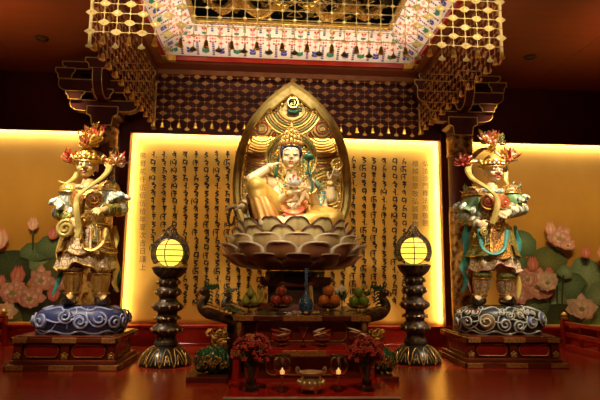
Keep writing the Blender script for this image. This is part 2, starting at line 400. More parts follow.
def net(A, B, ncol, label, k=1.):
    NM = G['netgold'] if k == 1 else G['netshade']
    A = V(A); B = V(B); ux = (B-A).normalized(); nn = ux.cross(V((0, 0, 1))); cs = (B-A).length/ncol
    nrow = int((ZN-ZR)/RS)+1
    mb = MB(); uz = V((0, 0, 1)); th = .0022
    for i in range(ncol+1):
        p = A+ux*(cs*i); mb.poly([(-.0032*k, ZR), (.0032*k, ZR), (.0032*k, ZN), (-.0032*k, ZN)], V((p.x, p.y, 0))-nn*th, ux, uz, nn*2*th)
    for r in range(nrow):
        z = ZR+r*RS; mb.poly([(0, z-.0028*k), (cs*ncol, z-.0028*k), (cs*ncol, z+.0028*k), (0, z+.0028*k)], V((A.x, A.y, 0))-nn*th, ux, uz, nn*2*th)
        for i in range(ncol+1):
            p = A+ux*(cs*i); o = V((p.x, p.y, z))
            if (i+r) % 2 == 0:
                sm = .5 if (k == 1 and 7 < i < 26) else 1; w, h = cs*.47*sm, RS*.40*sm
                q = [(w, 0), (w*.62, h*.42), (w*.5, h*.62), (w*.2, h*.72), (0, h), (-w*.2, h*.72), (-w*.5, h*.62), (-w*.62, h*.42), (-w, 0), (-w*.62, -h*.42), (-w*.5, -h*.62), (-w*.2, -h*.72), (0, -h), (w*.2, -h*.72), (w*.5, -h*.62), (w*.62, -h*.42)]
                mb.poly(q, o-nn*.005, ux, uz, nn*.010)
                for sg in (-1, 1): mb.ell(o+nn*sg*.004, (.011, .011, .011), 6, 4)
            else:
                s_ = .014; mb.poly([(s_, 0), (0, s_), (-s_, 0), (0, -s_)], o-nn*.004, ux, uz, nn*.008)
    o = mb.build('net_curtain', NM, canopy, smooth=False); o['label'] = label
    for i in range(ncol+1):
        p = A+ux*(cs*i); p = V((p.x, p.y, ZR-.0)); b = MB()
        if i % 2: bell(b, p+V((0, 0, -.012)), 1.0); q = b.build('bell', G['gold'], canopy)
        else: pendant(b, p+V((0, 0, -.04)), ux, .9); q = b.build('pendant', NM, canopy, smooth=False)
        q.parent = o
nsd = 23
net((-W, YF, 0), (W, YF, 0), 33, 'front side of the net')
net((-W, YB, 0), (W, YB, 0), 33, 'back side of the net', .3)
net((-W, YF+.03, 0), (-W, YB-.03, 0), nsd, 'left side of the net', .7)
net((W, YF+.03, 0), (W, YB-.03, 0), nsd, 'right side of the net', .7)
for sx in (-1, 1):
    for y in (YF, YB):
        MB().box((sx*W-.011, y-.011, 2.764), (sx*W+.011, y+.011, ZC)).build('corner_post', G['netgold'], canopy, smooth=False)
tr = MB()
for a, b in (((-W-.02, YF-.012), (W+.02, YF+.012)), ((-W-.02, YB-.012), (W+.02, YB+.012)), ((-W-.012, YF), (-W+.012, YB)), ((W-.012, YF), (W+.012, YB))):
    tr.box((*a, ZN-.012), (*b, ZC))
tr.build('top_rail', G['soffit'], canopy, smooth=False)

# ------------------------------------------------------------------ scripture panel
G['silk'] = mat('amber_silk_cloth', (.57, .295, .032), .75, 0, (.65, .36, .046), 2.2, bump=.0)
PX = 2.098; YP = 6.815
panel = thing('scripture_panel', (0, YP, ZB), 'amber silk panel of black script columns glowing at its edges behind the main statue', 'panel')
pm = MB(); nx, nz_ = 90, 40; grid = []
r = random.Random(3); waves = [(r.uniform(1, 7), r.uniform(.3, 2.4), r.uniform(0, 6.28), r.uniform(.0005, .0014)) for _ in range(9)]
for j in range(nz_+1):
    for i in range(nx+1):
        x = -PX-.03+(2*PX+.06)*i/nx; z = ZB-.01+(ZT+.10-ZB)*j/nz_
        d = sum(a*math.sin(k*x+q*z*1.3+f) for k, q, f, a in waves)*(.2+.8*j/nz_)
        grid.append(V((x, YP+d, z)))
pm.add(grid, [(j*(nx+1)+i, j*(nx+1)+i+1, (j+1)*(nx+1)+i+1, (j+1)*(nx+1)+i) for j in range(nz_) for i in range(nx)])
pm.build('silk_cloth', G['silk'], panel, solid=.006)
# chinese columns
def zh(text, px, pys, name='inscription', size=.080):
    mb = MB()
    for ch, py in zip(text, pys):
        cu = bpy.data.curves.new('t', 'FONT'); cu.body = ch; cu.size = size*1.15; cu.align_x = 'CENTER'; cu.resolution_u = 3
        o = bpy.data.objects.new('t', cu); COL.objects.link(o)
        dg = bpy.context.evaluated_depsgraph_get(); dg.update(); me = bpy.data.meshes.new_from_object(o.evaluated_get(dg))
        c = at(px, py, YP-.011)
        if len(me.vertices):
            ys = [v.co.y for v in me.vertices]; my = (min(ys)+max(ys))/2
            mb.add([(c.x+v.co.x, YP-.011, c.z+v.co.y-my) for v in me.vertices], [tuple(p.vertices) for p in me.polygons])
        bpy.data.objects.remove(o); bpy.data.meshes.remove(me); bpy.data.curves.remove(cu)
    o = mb.build(name, G['ink2'], panel, smooth=False); o['label'] = 'column of brown Chinese characters'
zh('佛曆貳仟伍佰伍拾年夏次吉日謹上', 142.6, [155.5+i*(267-155.5)/14 for i in range(15)])
zh('弘法沙門釋法照敬題', 425.5, [163.5+i*(223-163.5)/8 for i in range(9)])
zh('檀越信眾敬弘誠寶物奉安', 415.3, [163.5+i*(239-163.5)/10 for i in range(11)])
# brush-written script columns
HEADS = [[(-.35, .42, .09), (-.05, .36, .13), (.12, .30, .05)], [(-.3, .38, .12), (.3, .40, .10)], [(-.1, .46, .10), (.08, .34, .13)]]
MIDS = [[[(.05, .36, .10), (.02, .0, .12), (.05, -.42, .06)], [(-.3, .1, .10), (0, .0, .08)]],
        [[(-.22, .3, .11), (-.30, .0, .10), (-.1, -.12, .10), (.18, .0, .08)], [(.2, .36, .11), (.22, -.1, .12), (.1, -.42, .05)]],
        [[(-.3, .2, .10), (.15, .22, .12), (.25, .0, .12), (-.05, -.12, .10)], [(-.05, -.1, .1), (.2, -.3, .12), (.1, -.45, .05)]],
        [[(-.32, .05, .12), (-.1, .25, .1), (.1, .05, .1), (-.15, -.15, .1)], [(.15, .35, .12), (.2, -.42, .07)]],
        [[(-.1, .3, .12), (-.15, -.05, .1), (.22, -.05, .12), (.2, -.4, .07)], [(-.3, -.2, .1), (-.05, -.35, .08)]],
        [[(.25, .3, .1), (-.2, .1, .12), (.2, -.1, .12), (-.2, -.4, .08)]],
        [[(-.25, .28, .1), (.22, .26, .1)], [(-.25, .05, .1), (.25, .03, .1)], [(.0, .3, .1), (-.02, -.42, .08)]]]
MODS = [[], [[(-.42, .4, .06), (-.5, .0, .09), (-.44, -.42, .05)]], [[(.3, -.2, .05), (.42, -.35, .09)]], [[(-.2, .55, .08), (.1, .52, .08)]], []]
r = random.Random(11)
GLY = []
for h_ in HEADS:
    for m_ in MIDS:
        GLY.append([h_]+m_+r.choice(MODS))
def brush(mb, st, c, s):
    P = spline([V((x, y, w)) for x, y, w in st], 3)
    vs = []
    for i, p in enumerate(P):
        t = P[min(i+1, len(P)-1)]-P[max(i-1, 0)]; n_ = V((-t.y, t.x)).normalized() if V((t.x, t.y)).length > 1e-6 else V((0, 1)); w = p.z*.82
        vs += [(c.x+(p.x+n_.x*w)*s, YP-.011, c.z+(p.y+n_.y*w)*s), (c.x+(p.x-n_.x*w)*s, YP-.011, c.z+(p.y-n_.y*w)*s)]
    mb.add(vs, [(2*i, 2*i+1, 2*i+3, 2*i+2) for i in range(len(P)-1)])
cols = [153.6+10.6*i for i in range(8)]+[238.5, 249, 259.5, 270, 280.5, 291, 301.5, 312, 322.5, 333, 343]+[353.6, 364, 374.5, 384.4, 394.8, 404.3]
for ci, px in enumerate(cols):
    y0 = 155 if px < 240 else 156+(px-240)*.035
    mb = MB(); y = y0; n_ = 0; end = 255 if ci == 0 else (303 if px < 230 else 306)
    while y < end:
        g = r.choice(GLY); c = at(px+r.uniform(-.5, .5), y, YP-.011)
        for st in g: brush(mb, st, c, .098*r.uniform(.9, 1.1))
        y += 7.75
    if ci == 0:
        c = at(px-.5, 259.5, YP-.011); brush(mb, [(-.2, .1, .2), (.2, -.1, .15)], c, .08)
    o = mb.build('inscription', G['ink'], panel, smooth=False)
    if ci == 0: o['label'] = 'shorter column of black brush script'

# frame posts beside the panel, square red posts
for i, sx in enumerate((-1, 1)):
    a, b = sorted((sx*(PX+.005), sx*(PX+.14)))
    struct(MB().box((a, YW-.03, 0), (b, 6.85, ZT+.12)).build('trim_%d' % (11+i), G['darkred'], smooth=False, bevel=.006))
# ------------------------------------------------------------------ lotus murals
G['mural'] = mat('mural_gold_ground', (.46, .22, .025), .55, .15, (.54, .27, .035), 1.5)
G['pig'] = mat('mural_pigment', (.85, .85, .85), .6, 0, (1, 1, 1), 25, vcol=True)
def mural(x0, x1, label, items):
    m_ = thing('lotus_mural', ((x0+x1)/2, YP, ZB), label, 'painting')
    MB().box((x0, YP, ZB-.01), (x1, YP+.03, ZT+.10)).build('gold_ground', G['mural'], m_, smooth=False)
    depth = [0]
    def pol(mb, c, pts, c0, c1):
        depth[0] += 1; y = YP-.002-depth[0]*.00022
        vs = [V((c.x, y, c.z))]+[V((p[0], y, p[1])) for p in pts]; n = len(pts)
        mb.add(vs, [(0, 1+i, 1+(i+1) % n) for i in range(n)], 0, [c0]+[c1]*n)
    s = YP/F_PX*1.02
    for it in items:
        k = it[0]; px, py, rr = it[1:4]; c = at(px, py, YP); R = rr*s; rd = random.Random(int(px*7+py))
        if k == 'leaf':
            g0, g1 = it[4]; ph = rd.uniform(0, 6)
            mb = MB(); pol(mb, V((c.x+R*.1, 0, c.z+R*.15)), [(c.x+R*(1+.08*math.sin(3*a+ph)+.05*math.sin(7*a))*math.cos(a), c.z+R*it[5]*(1+.1*math.sin(2*a+ph))*math.sin(a)) for a in [2*PI*i/36 for i in range(36)]], g0, g1)
            for q in range(12):
                a = 2*PI*q/12+ph; a2 = a+.05; cc = V((c.x+R*.1, 0, c.z+R*.15)); e = .93
                pol(mb, cc, [(cc.x, cc.z), (c.x+R*e*math.cos(a), c.z+R*it[5]*e*math.sin(a)), (c.x+R*e*math.cos(a2), c.z+R*it[5]*e*math.sin(a2))], tuple(min(1, v*1.7+.03) for v in g0), g1)
            mb.build('lotus_leaf', G['pig'], m_, smooth=False)
        elif k == 'flower':
            mb = MB(); tip, base = it[4]
            for lay, (rad, n_, w) in enumerate(((1.05, 8, .40), (.85, 7, .42), (.62, 5, .40))):
                for q in range(n_):
                    a = 2*PI*q/n_+rd.uniform(-.2, .2)+lay*.3; L_ = R*rad*rd.uniform(.8, 1.12)*(1+.22*math.sin(a)); d = V((math.cos(a), math.sin(a)*.85)); pn = V((-d.y, d.x))*R*w
                    o0 = V((c.x, c.z)); pts = [o0+d*L_*.12, o0+d*L_*.4+pn*.75, o0+d*L_*.7+pn*.9, o0+d*L_*.9+pn*.45, o0+d*L_*1.04, o0+d*L_*.9-pn*.45, o0+d*L_*.7-pn*.9, o0+d*L_*.4-pn*.75]
                    f = rd.uniform(.75, 1.1); m0 = o0+d*L_*.45
                    pol(mb, V((m0.x, 0, m0.y)), [(p.x, p.y) for p in pts], tuple(v*f for v in base), tuple(v*f for v in tip))
            pol(mb, c, [(c.x+R*.2*math.cos(2*PI*i/12), c.z+R*.15*math.sin(2*PI*i/12)) for i in range(12)], (.45, .38, .08), (.35, .28, .06))
            mb.build('lotus_flower', G['pig'], m_, smooth=False)
        elif k == 'bud':
            mb = MB(); tip, base = it[4]
            for q in (-1, 1, 0):
                pol(mb, V((c.x+q*R*.2, 0, c.z)), [(c.x+q*R*.3, c.z+R*1.3), (c.x+q*R*.45+R*.45, c.z+R*.2), (c.x+q*R*.3+R*.3, c.z-R*.7), (c.x, c.z-R), (c.x+q*R*.3-R*.3, c.z-R*.7), (c.x+q*R*.45-R*.45, c.z+R*.2)], base, tip)
            mb.build('lotus_bud', G['pig'], m_, smooth=False)
        else:
            mb = MB(); c2 = at(it[4], it[5], YP); w = .012; mid = V(((c.x+c2.x)/2+rd.uniform(-.03, .03), 0, (c.z+c2.z)/2)); P = spline([c, mid, c2], 4)
            pol(mb, P[4], [(p.x-w, p.z) for p in P]+[(p.x+w, p.z) for p in P[::-1]], (.06, .07, .02), (.05, .06, .015))
            mb.build('stem', G['pig'], m_, smooth=False)
    return m_
pk = ((.72, .27, .18), (.96, .76, .58)); cr = ((.80, .50, .34), (.98, .86, .64)); rd_ = ((.60, .12, .08), (.84, .42, .30))
dg = ((.055, .085, .03), (.03, .05, .02)); ol = ((.19, .20, .05), (.10, .12, .03)); gr = ((.18, .27, .12), (.08, .14, .055)); pg = ((.30, .39, .20), (.16, .24, .10))
mural(-5, -2.52, 'gold mural of pink lotus flowers on the wall left of the left guardian', [
    ('leaf', 8, 270, 26, dg, .75), ('leaf', 46, 262, 15, pg, .9), ('leaf', 36, 252, 15, gr, .6), ('leaf', 52, 247, 15, gr, .7), ('leaf', 60, 268, 14, ol, .9), ('leaf', 12, 300, 22, ol, .8), ('leaf', 45, 308, 24, dg, .7), ('leaf', 75, 300, 24, ol, .8),
    ('stem', 33.5, 228, 1, 33.5, 250), ('bud', 33.8, 224.5, 6, pk), ('bud', 54, 234, 6, rd_), ('bud', 1, 240, 9, pk), ('bud', 2, 281, 5, rd_),
    ('flower', 42, 281, 13, pk), ('bud', 19, 276, 8, rd_), ('flower', 14, 293, 14, pk), ('flower', 31, 299, 13, pk), ('bud', 55, 294, 7, rd_), ('flower', 8, 312, 10, cr), ('flower', 66, 284, 9, pk)])
mural(2.43, 5.4, 'gold mural of pink lotus flowers and leaves right of the right guardian', [
    ('leaf', 523, 243, 14, gr, .9), ('leaf', 512, 262, 16, gr, .9), ('leaf', 547, 264, 21, ol, .8), ('leaf', 586, 277, 20, pg, .95), ('leaf', 570, 288, 17, gr, .9), ('leaf', 598, 298, 14, pg, 1.), ('leaf', 551, 304, 18, pg, .8), ('leaf', 590, 318, 20, gr, .7), ('leaf', 560, 318, 22, dg, .7), ('leaf', 525, 310, 22, gr, .8), ('leaf', 564, 272, 8, pg, .8),
    ('stem', 550, 290, 1, 551, 322), ('stem', 556, 286, 1, 560, 322), ('stem', 562, 275, 1, 561, 322), ('stem', 584, 285, 1, 572, 310), ('stem', 549, 230, 1, 556, 250), ('stem', 584, 255, 1, 585, 262),
    ('flower', 558, 239, 14, pk), ('bud', 549, 229.5, 6.5, pk), ('flower', 566, 246, 8, pk), ('bud', 584, 253, 6, rd_), ('flower', 536, 287, 19, pk), ('flower', 526, 280, 12, pk), ('bud', 531, 265, 7, rd_), ('bud', 547, 272.5, 5, rd_), ('flower', 579, 309, 15, cr), ('flower', 545, 283, 12, cr), ('bud', 600, 254, 7, pk), ('flower', 516, 296, 12, pk)])
struct(MB().box((-5, YW-.02, ZB-.02), (-2.24, 6.80, ZB+.012)).box((2.24, YW-.02, ZB-.02), (5.4, 6.80, ZB+.012)).build('trim_13', G['goldpaint'], smooth=False))

# ------------------------------------------------------------------ columns with bracket sets
G['reliefgold'] = mat('gold_relief_wrap', (.10, .018, .006), .35, .35, (.55, .30, .06), 16, bump=.7, lo=.38, hi=.6)
def column(x, label):
    y = 6.42; t = thing('temple_column', (x, y, 0), label, 'column')
    MB().lathe([(.19, 0), (.19, .05), (.165, .09), (.16, .12), (.155, 2.46), (.155, 2.72)], (x, y, 0), 28).build('shaft', G['darkred'], t)
    MB().lathe([(.158, .35), (.166, .40), (.166, 1.7), (.158, 1.78)], (x, y, 0), 28).build('dragon_wrap', G['reliefgold'], t)
    b = MB().lathe([(.157, 2.44), (.172, 2.45), (.172, 2.48), (.165, 2.49), (.165, 2.66), (.172, 2.67), (.172, 2.70), (.157, 2.71)], (x, y, 0), 28)
    b.build('capital_band', G['reliefgold'], t)
    g = MB(); w = MB()
    def outl(pts, yy):
        P = [V((x+a, yy, b_)) for a, b_ in pts]; P.append(P[0])
        for i in range(len(P)-1): g.tube([P[i], P[i+1]], .0075, 5)
    def block(cx, z0, z1, wb, wt, yy=None, dep=.3, mid=None):
        yy = y-.15 if yy is None else yy
        mz = lerp(z0, z1, .5)
        pts = [(cx-wb, z0), (cx+wb, z0), (cx+wb*1.12, mz-.01), (cx+wt, mz+.02), (cx+wt, z1), (cx-wt, z1), (cx-wt, mz+.02), (cx-wb*1.12, mz-.01)]
        w.poly([(x+a, b_) for a, b_ in pts], (0, yy, 0), (1, 0, 0), (0, 0, 1), (0, dep, 0)); outl(pts, yy)
    def arm(z0, z1, half, yy, dep=.12):
        pts = []
        for i in range(7):
            a = PI/2*i/6; pts.append((-half+.16*(1-math.sin(a)), z1-(z1-z0)*(1-math.cos(a)) if False else z0+(z1-z0)*(1-math.sin(PI/2*(1-i/6)))))
        L_ = [(-half, z1), (-half, z0+(z1-z0)*.55)]+[(-half+.15*math.sin(PI/2*i/5), z0+(z1-z0)*.55*(1-(1-math.cos(PI/2*i/5)))) for i in range(1, 6)]
        L_ = [(-half, z1)]+[(-half+.15*(1-math.cos(PI/2*i/5)), lerp(z0+(z1-z0)*.6, z0, math.sin(PI/2*i/5))) for i in range(6)]
        pts = L_+[(-a, b_) for a, b_ in L_[::-1]]
        w.poly([(x+a, b_) for a, b_ in pts], (0, yy, 0), (1, 0, 0), (0, 0, 1), (0, dep, 0)); outl(pts, yy)
    block(0, 2.71, 2.95, .12, .19)
    arm(2.90, 3.04, .42, y-.10)
    for cx in (-.36, .36): block(cx, 3.04, 3.15, .075, .115, y-.12, .2)
    block(0, 3.04, 3.16, .09, .13, y-.19, .34)
    arm(3.15, 3.31, .58, y-.10)
    for cx in (-.50, .50): block(cx, 3.31, 3.45, .08, .12, y-.12, .2)
    block(0, 3.34, 3.47, .10, .15, y-.42, .4)
    arm(3.45, 3.545, .55, y-.10)
    # arm stepping out to the front, curved underneath
    for xx in (-.055, .055):
        P = spline([V((x+xx, y-.2, 3.02)), V((x+xx, y-.33, 3.06)), V((x+xx, y-.41, 3.18)), V((x+xx, y-.43, 3.34))], 5)
        for i in range(len(P)-1): g.tube([P[i], P[i+1]], .006, 5)
    side = [(y-.16, 3.02), (y-.32, 3.05), (y-.405, 3.18), (y-.43, 3.34), (y-.05, 3.34), (y-.05, 3.02)]
    w.poly(side, (x-.055, 0, 0), (0, 1, 0), (0, 0, 1), (.11, 0, 0))
    bk = w.build('bracket_set', G['darkred'], t, smooth=False)
    o = g.build('gold_outline', G['goldpaint'], t); o.parent = bk
column(-2.345, 'dark red round column with gold-lined brackets behind the left guardian')
column(2.26, 'dark red round column with gold-lined brackets behind the right guardian')

# ------------------------------------------------------------------ side railings
G['vermil'] = mat('vermilion_rail_lacquer', (.50, .035, .012), .3, 0, (.58, .05, .016), 6, coat=.3)
def railing(x, label):
    t = thing('railing', (x, 5.4, 0), label, 'railing')
    MB().box((x-.02, 4.5, .3), (x+.02, 6.42, .345)).build('top_rail', G['vermil'], t, smooth=False, bevel=.006)
    MB().box((x-.018, 4.5, .16), (x+.018, 6.42, .215)).build('middle_rail', G['vermil'], t, smooth=False, bevel=.005)
    MB().box((x-.03, 4.5, .0), (x+.03, 6.42, .065)).build('base_rail', G['vermil'], t, smooth=False, bevel=.005)
    for yy in (4.55, 6.38):
        p = MB().box((x-.04, yy-.04, 0), (x+.04, yy+.04, .37)).build('post', G['redlacq'], t, smooth=False, bevel=.005)
        q = MB().lathe([(.03, .37), (.042, .38), (.042, .392), (.025, .40), (.03, .41), (.04, .425), (.03, .445), (.008, .46)], (x, yy, 0), 16).build('gilt_finial', G['gold'], t); q.parent = p
    for yy in (4.9, 5.3, 5.7, 6.05): MB().box((x-.014, yy-.02, .06), (x+.014, yy+.02, .30)).build('baluster', G['redlacq'], t, smooth=False)
railing(-3.36, 'low red railing with a gilt-capped post at the left mural')
railing(3.52, 'low red railing in front of the right mural')
# ================================================================== STATUES
def hand(mb, wrist, d, n, side, curl=.5, s=1., spread=.021):
    "palm, four unequal bent fingers and a thumb; d = finger direction, n = way the fingers curl"
    wrist = V(wrist); d = V(d).normalized(); n = V(n); n = (n-d*n.dot(d)).normalized(); sp = d.cross(n)*side
    rows = []
    for t, w, h in ((-.012, .024, .020), (.02, .034, .018), (.055, .041, .017), (.088, .040, .014), (.096, .034, .010)):
        c = wrist+d*t*s; rows.append([c+sp*(math.cos(2*PI*j/12)*w*s)+n*(math.sin(2*PI*j/12)*h*s) for j in range(12)])
    mb.loft(rows)
    for i, k in enumerate((.92, 1., .95, .76)):
        p = wrist+d*(.085*s)+sp*((1.5-i)*spread*s); a = 0; r = .0092*s
        for L_, c_ in ((.040, .8), (.027, 1.15), (.020, .8)):
            a += curl*c_; q = p+(d*math.cos(a)+n*math.sin(a))*(L_*k*s)+sp*((1.5-i)*.003*s); mb.cap2(p, q, r, r*.9, 8); p = q; r *= .9
    p = wrist+d*(.022*s)+sp*(.034*s); q = p+(d*.62+sp*.62+n*.35).normalized()*(.042*s); mb.cap2(p, q, .012*s, .0105*s, 8)
    q2 = q+(d*.85+sp*.05+n*(.3+curl*.5)).normalized()*(.032*s); mb.cap2(q, q2, .0105*s, .009*s, 8)
def bvh(o):
    me = o.data; off = o.matrix_world.translation if o.parent is None else V(o['org'])
    return BVHTree.FromPolygons([v.co+off for v in me.vertices], [tuple(p.vertices) for p in me.polygons])
def arcpanel(mb, bd, c, a0, a1, r0, r1, z0, z1, sag=.03, n=9, sy=.8, br=.006, th=.012, point=False):
    "armour skirt plate bent round the body: angle 0 faces the front"
    rows = []; rim = []
    for j in range(7):
        t = j/6; row = []
        for i in range(n):
            u = i/(n-1); a = lerp(a0, a1, u); b = math.sin(PI*u)
            if point: b = 1-abs(2*u-1)
            z = lerp(z0, z1, t)-sag*t*b; r = lerp(r0, r1, t)
            row.append(V((c[0]+math.sin(a)*r, c[1]-math.cos(a)*r*sy, z)))
        rows.append(row)
    off = [[p+V((p.x-c[0], p.y-c[1], 0)).normalized()*th for p in row] for row in rows]
    m = len(rows); vs = [p for r_ in off for p in r_]+[p for r_ in rows for p in r_]; K = m*n; fs = []
    for j in range(m-1):
        for i in range(n-1):
            fs += [(j*n+i, j*n+i+1, (j+1)*n+i+1, (j+1)*n+i), (K+j*n+i, K+(j+1)*n+i, K+(j+1)*n+i+1, K+j*n+i+1)]
    per = [(0, i) for i in range(n)]+[(j, n-1) for j in range(1, m)]+[(m-1, i) for i in range(n-2, -1, -1)]+[(j, 0) for j in range(m-2, 0, -1)]
    for k in range(len(per)):
        (j, i), (j2, i2) = per[k], per[(k+1) % len(per)]; fs.append((j*n+i, j2*n+i2, K+j2*n+i2, K+j*n+i))
    mb.add(vs, fs)
    bd.tube([off[j][i] for j, i in per], br, 6, closed=True)
    inn = [(1, i) for i in range(1, n-1)]+[(j, n-2) for j in range(2, m-1)]+[(m-2, i) for i in range(n-3, 0, -1)]+[(j, 1) for j in range(m-3, 1, -1)]
    bd.tube([off[j][i] for j, i in inn], br*.6, 5, closed=True)

def paintmat(name, a, b, scale=26, kind='voro', lo=.035, hi=.085, rough=.42, metal=.15, bump=.3):
    m = mat(name, a, rough, metal, b, scale*.72, kind, bump, lo=lo, hi=hi)
    r = [n for n in m.node_tree.nodes if n.type == 'VALTORGB'][0].color_ramp
    e = r.elements.new((lo+hi)/2); e.color = (*[x*.16 for x in b], 1)
    e = r.elements.new(.30); e.color = (*[min(1, x*1.15) for x in b], 1)
    e = r.elements.new(.36); e.color = (*[min(1, x) for x in a], 1)
    return m
GP = (.72, .46, .10)
G['broc_red'] = paintmat('red_brocade_paint', GP, (.34, .05, .02), 30)
G['broc_teal'] = paintmat('teal_brocade_paint', GP, (.04, .17, .15), 30)
G['broc_green'] = paintmat('green_brocade_paint', GP, (.09, .20, .05), 30)
G['broc_cream'] = paintmat('cream_brocade_paint', (.60, .30, .12), (.78, .66, .42), 30)
G['broc_brown'] = paintmat('brown_brocade_paint', GP, (.22, .09, .03), 32)
G['broc_orange'] = paintmat('orange_brocade_paint', (.30, .10, .02), (.78, .36, .05), 34)
G['broc_white'] = paintmat('white_cloth_paint', (.35, .48, .38), (.80, .76, .62), 15)
G['chain'] = mat('gold_mail', (.16, .08, .02), .4, .5, (.72, .46, .12), 42, 'cells', .6, lo=.1, hi=.5)
G['yellow'] = mat('yellow_scarf_paint', (.62, .38, .05), .45, .1, (.80, .58, .14), 10)
G['olive'] = mat('olive_scarf_paint', (.42, .30, .06), .45, .15, (.62, .48, .14), 10)
G['tealp'] = mat('teal_ribbon_paint', (.03, .22, .20), .45, .1, (.08, .36, .32), 9)
G['greenp'] = mat('green_sleeve_paint', (.10, .24, .08), .45, .1, (.28, .46, .20), 10)
G['redp'] = mat('vermilion_paint', (.46, .04, .02), .45, .1, (.62, .10, .05), 12)
G['pinkp'] = mat('pink_petal_paint', (.70, .30, .22), .5, .05, (.85, .60, .50), 12)
G['skin_gold'] = mat('ochre_face_paint', (.62, .38, .14), .42, .1, (.74, .50, .22), 9)
G['skin_pale'] = mat('pale_ochre_face_paint', (.72, .52, .26), .42, .1, (.80, .62, .36), 9)
G['cream'] = mat('cream_body_paint', (.76, .58, .30), .42, .05, (.82, .66, .38), 7)
G['bluehair'] = mat('blue_black_hair_paint', (.012, .014, .05), .4, 0, (.02, .025, .08), 20)
G['boot'] = mat('dark_boot_paint', (.03, .018, .012), .35, .1, (.06, .035, .02), 12)

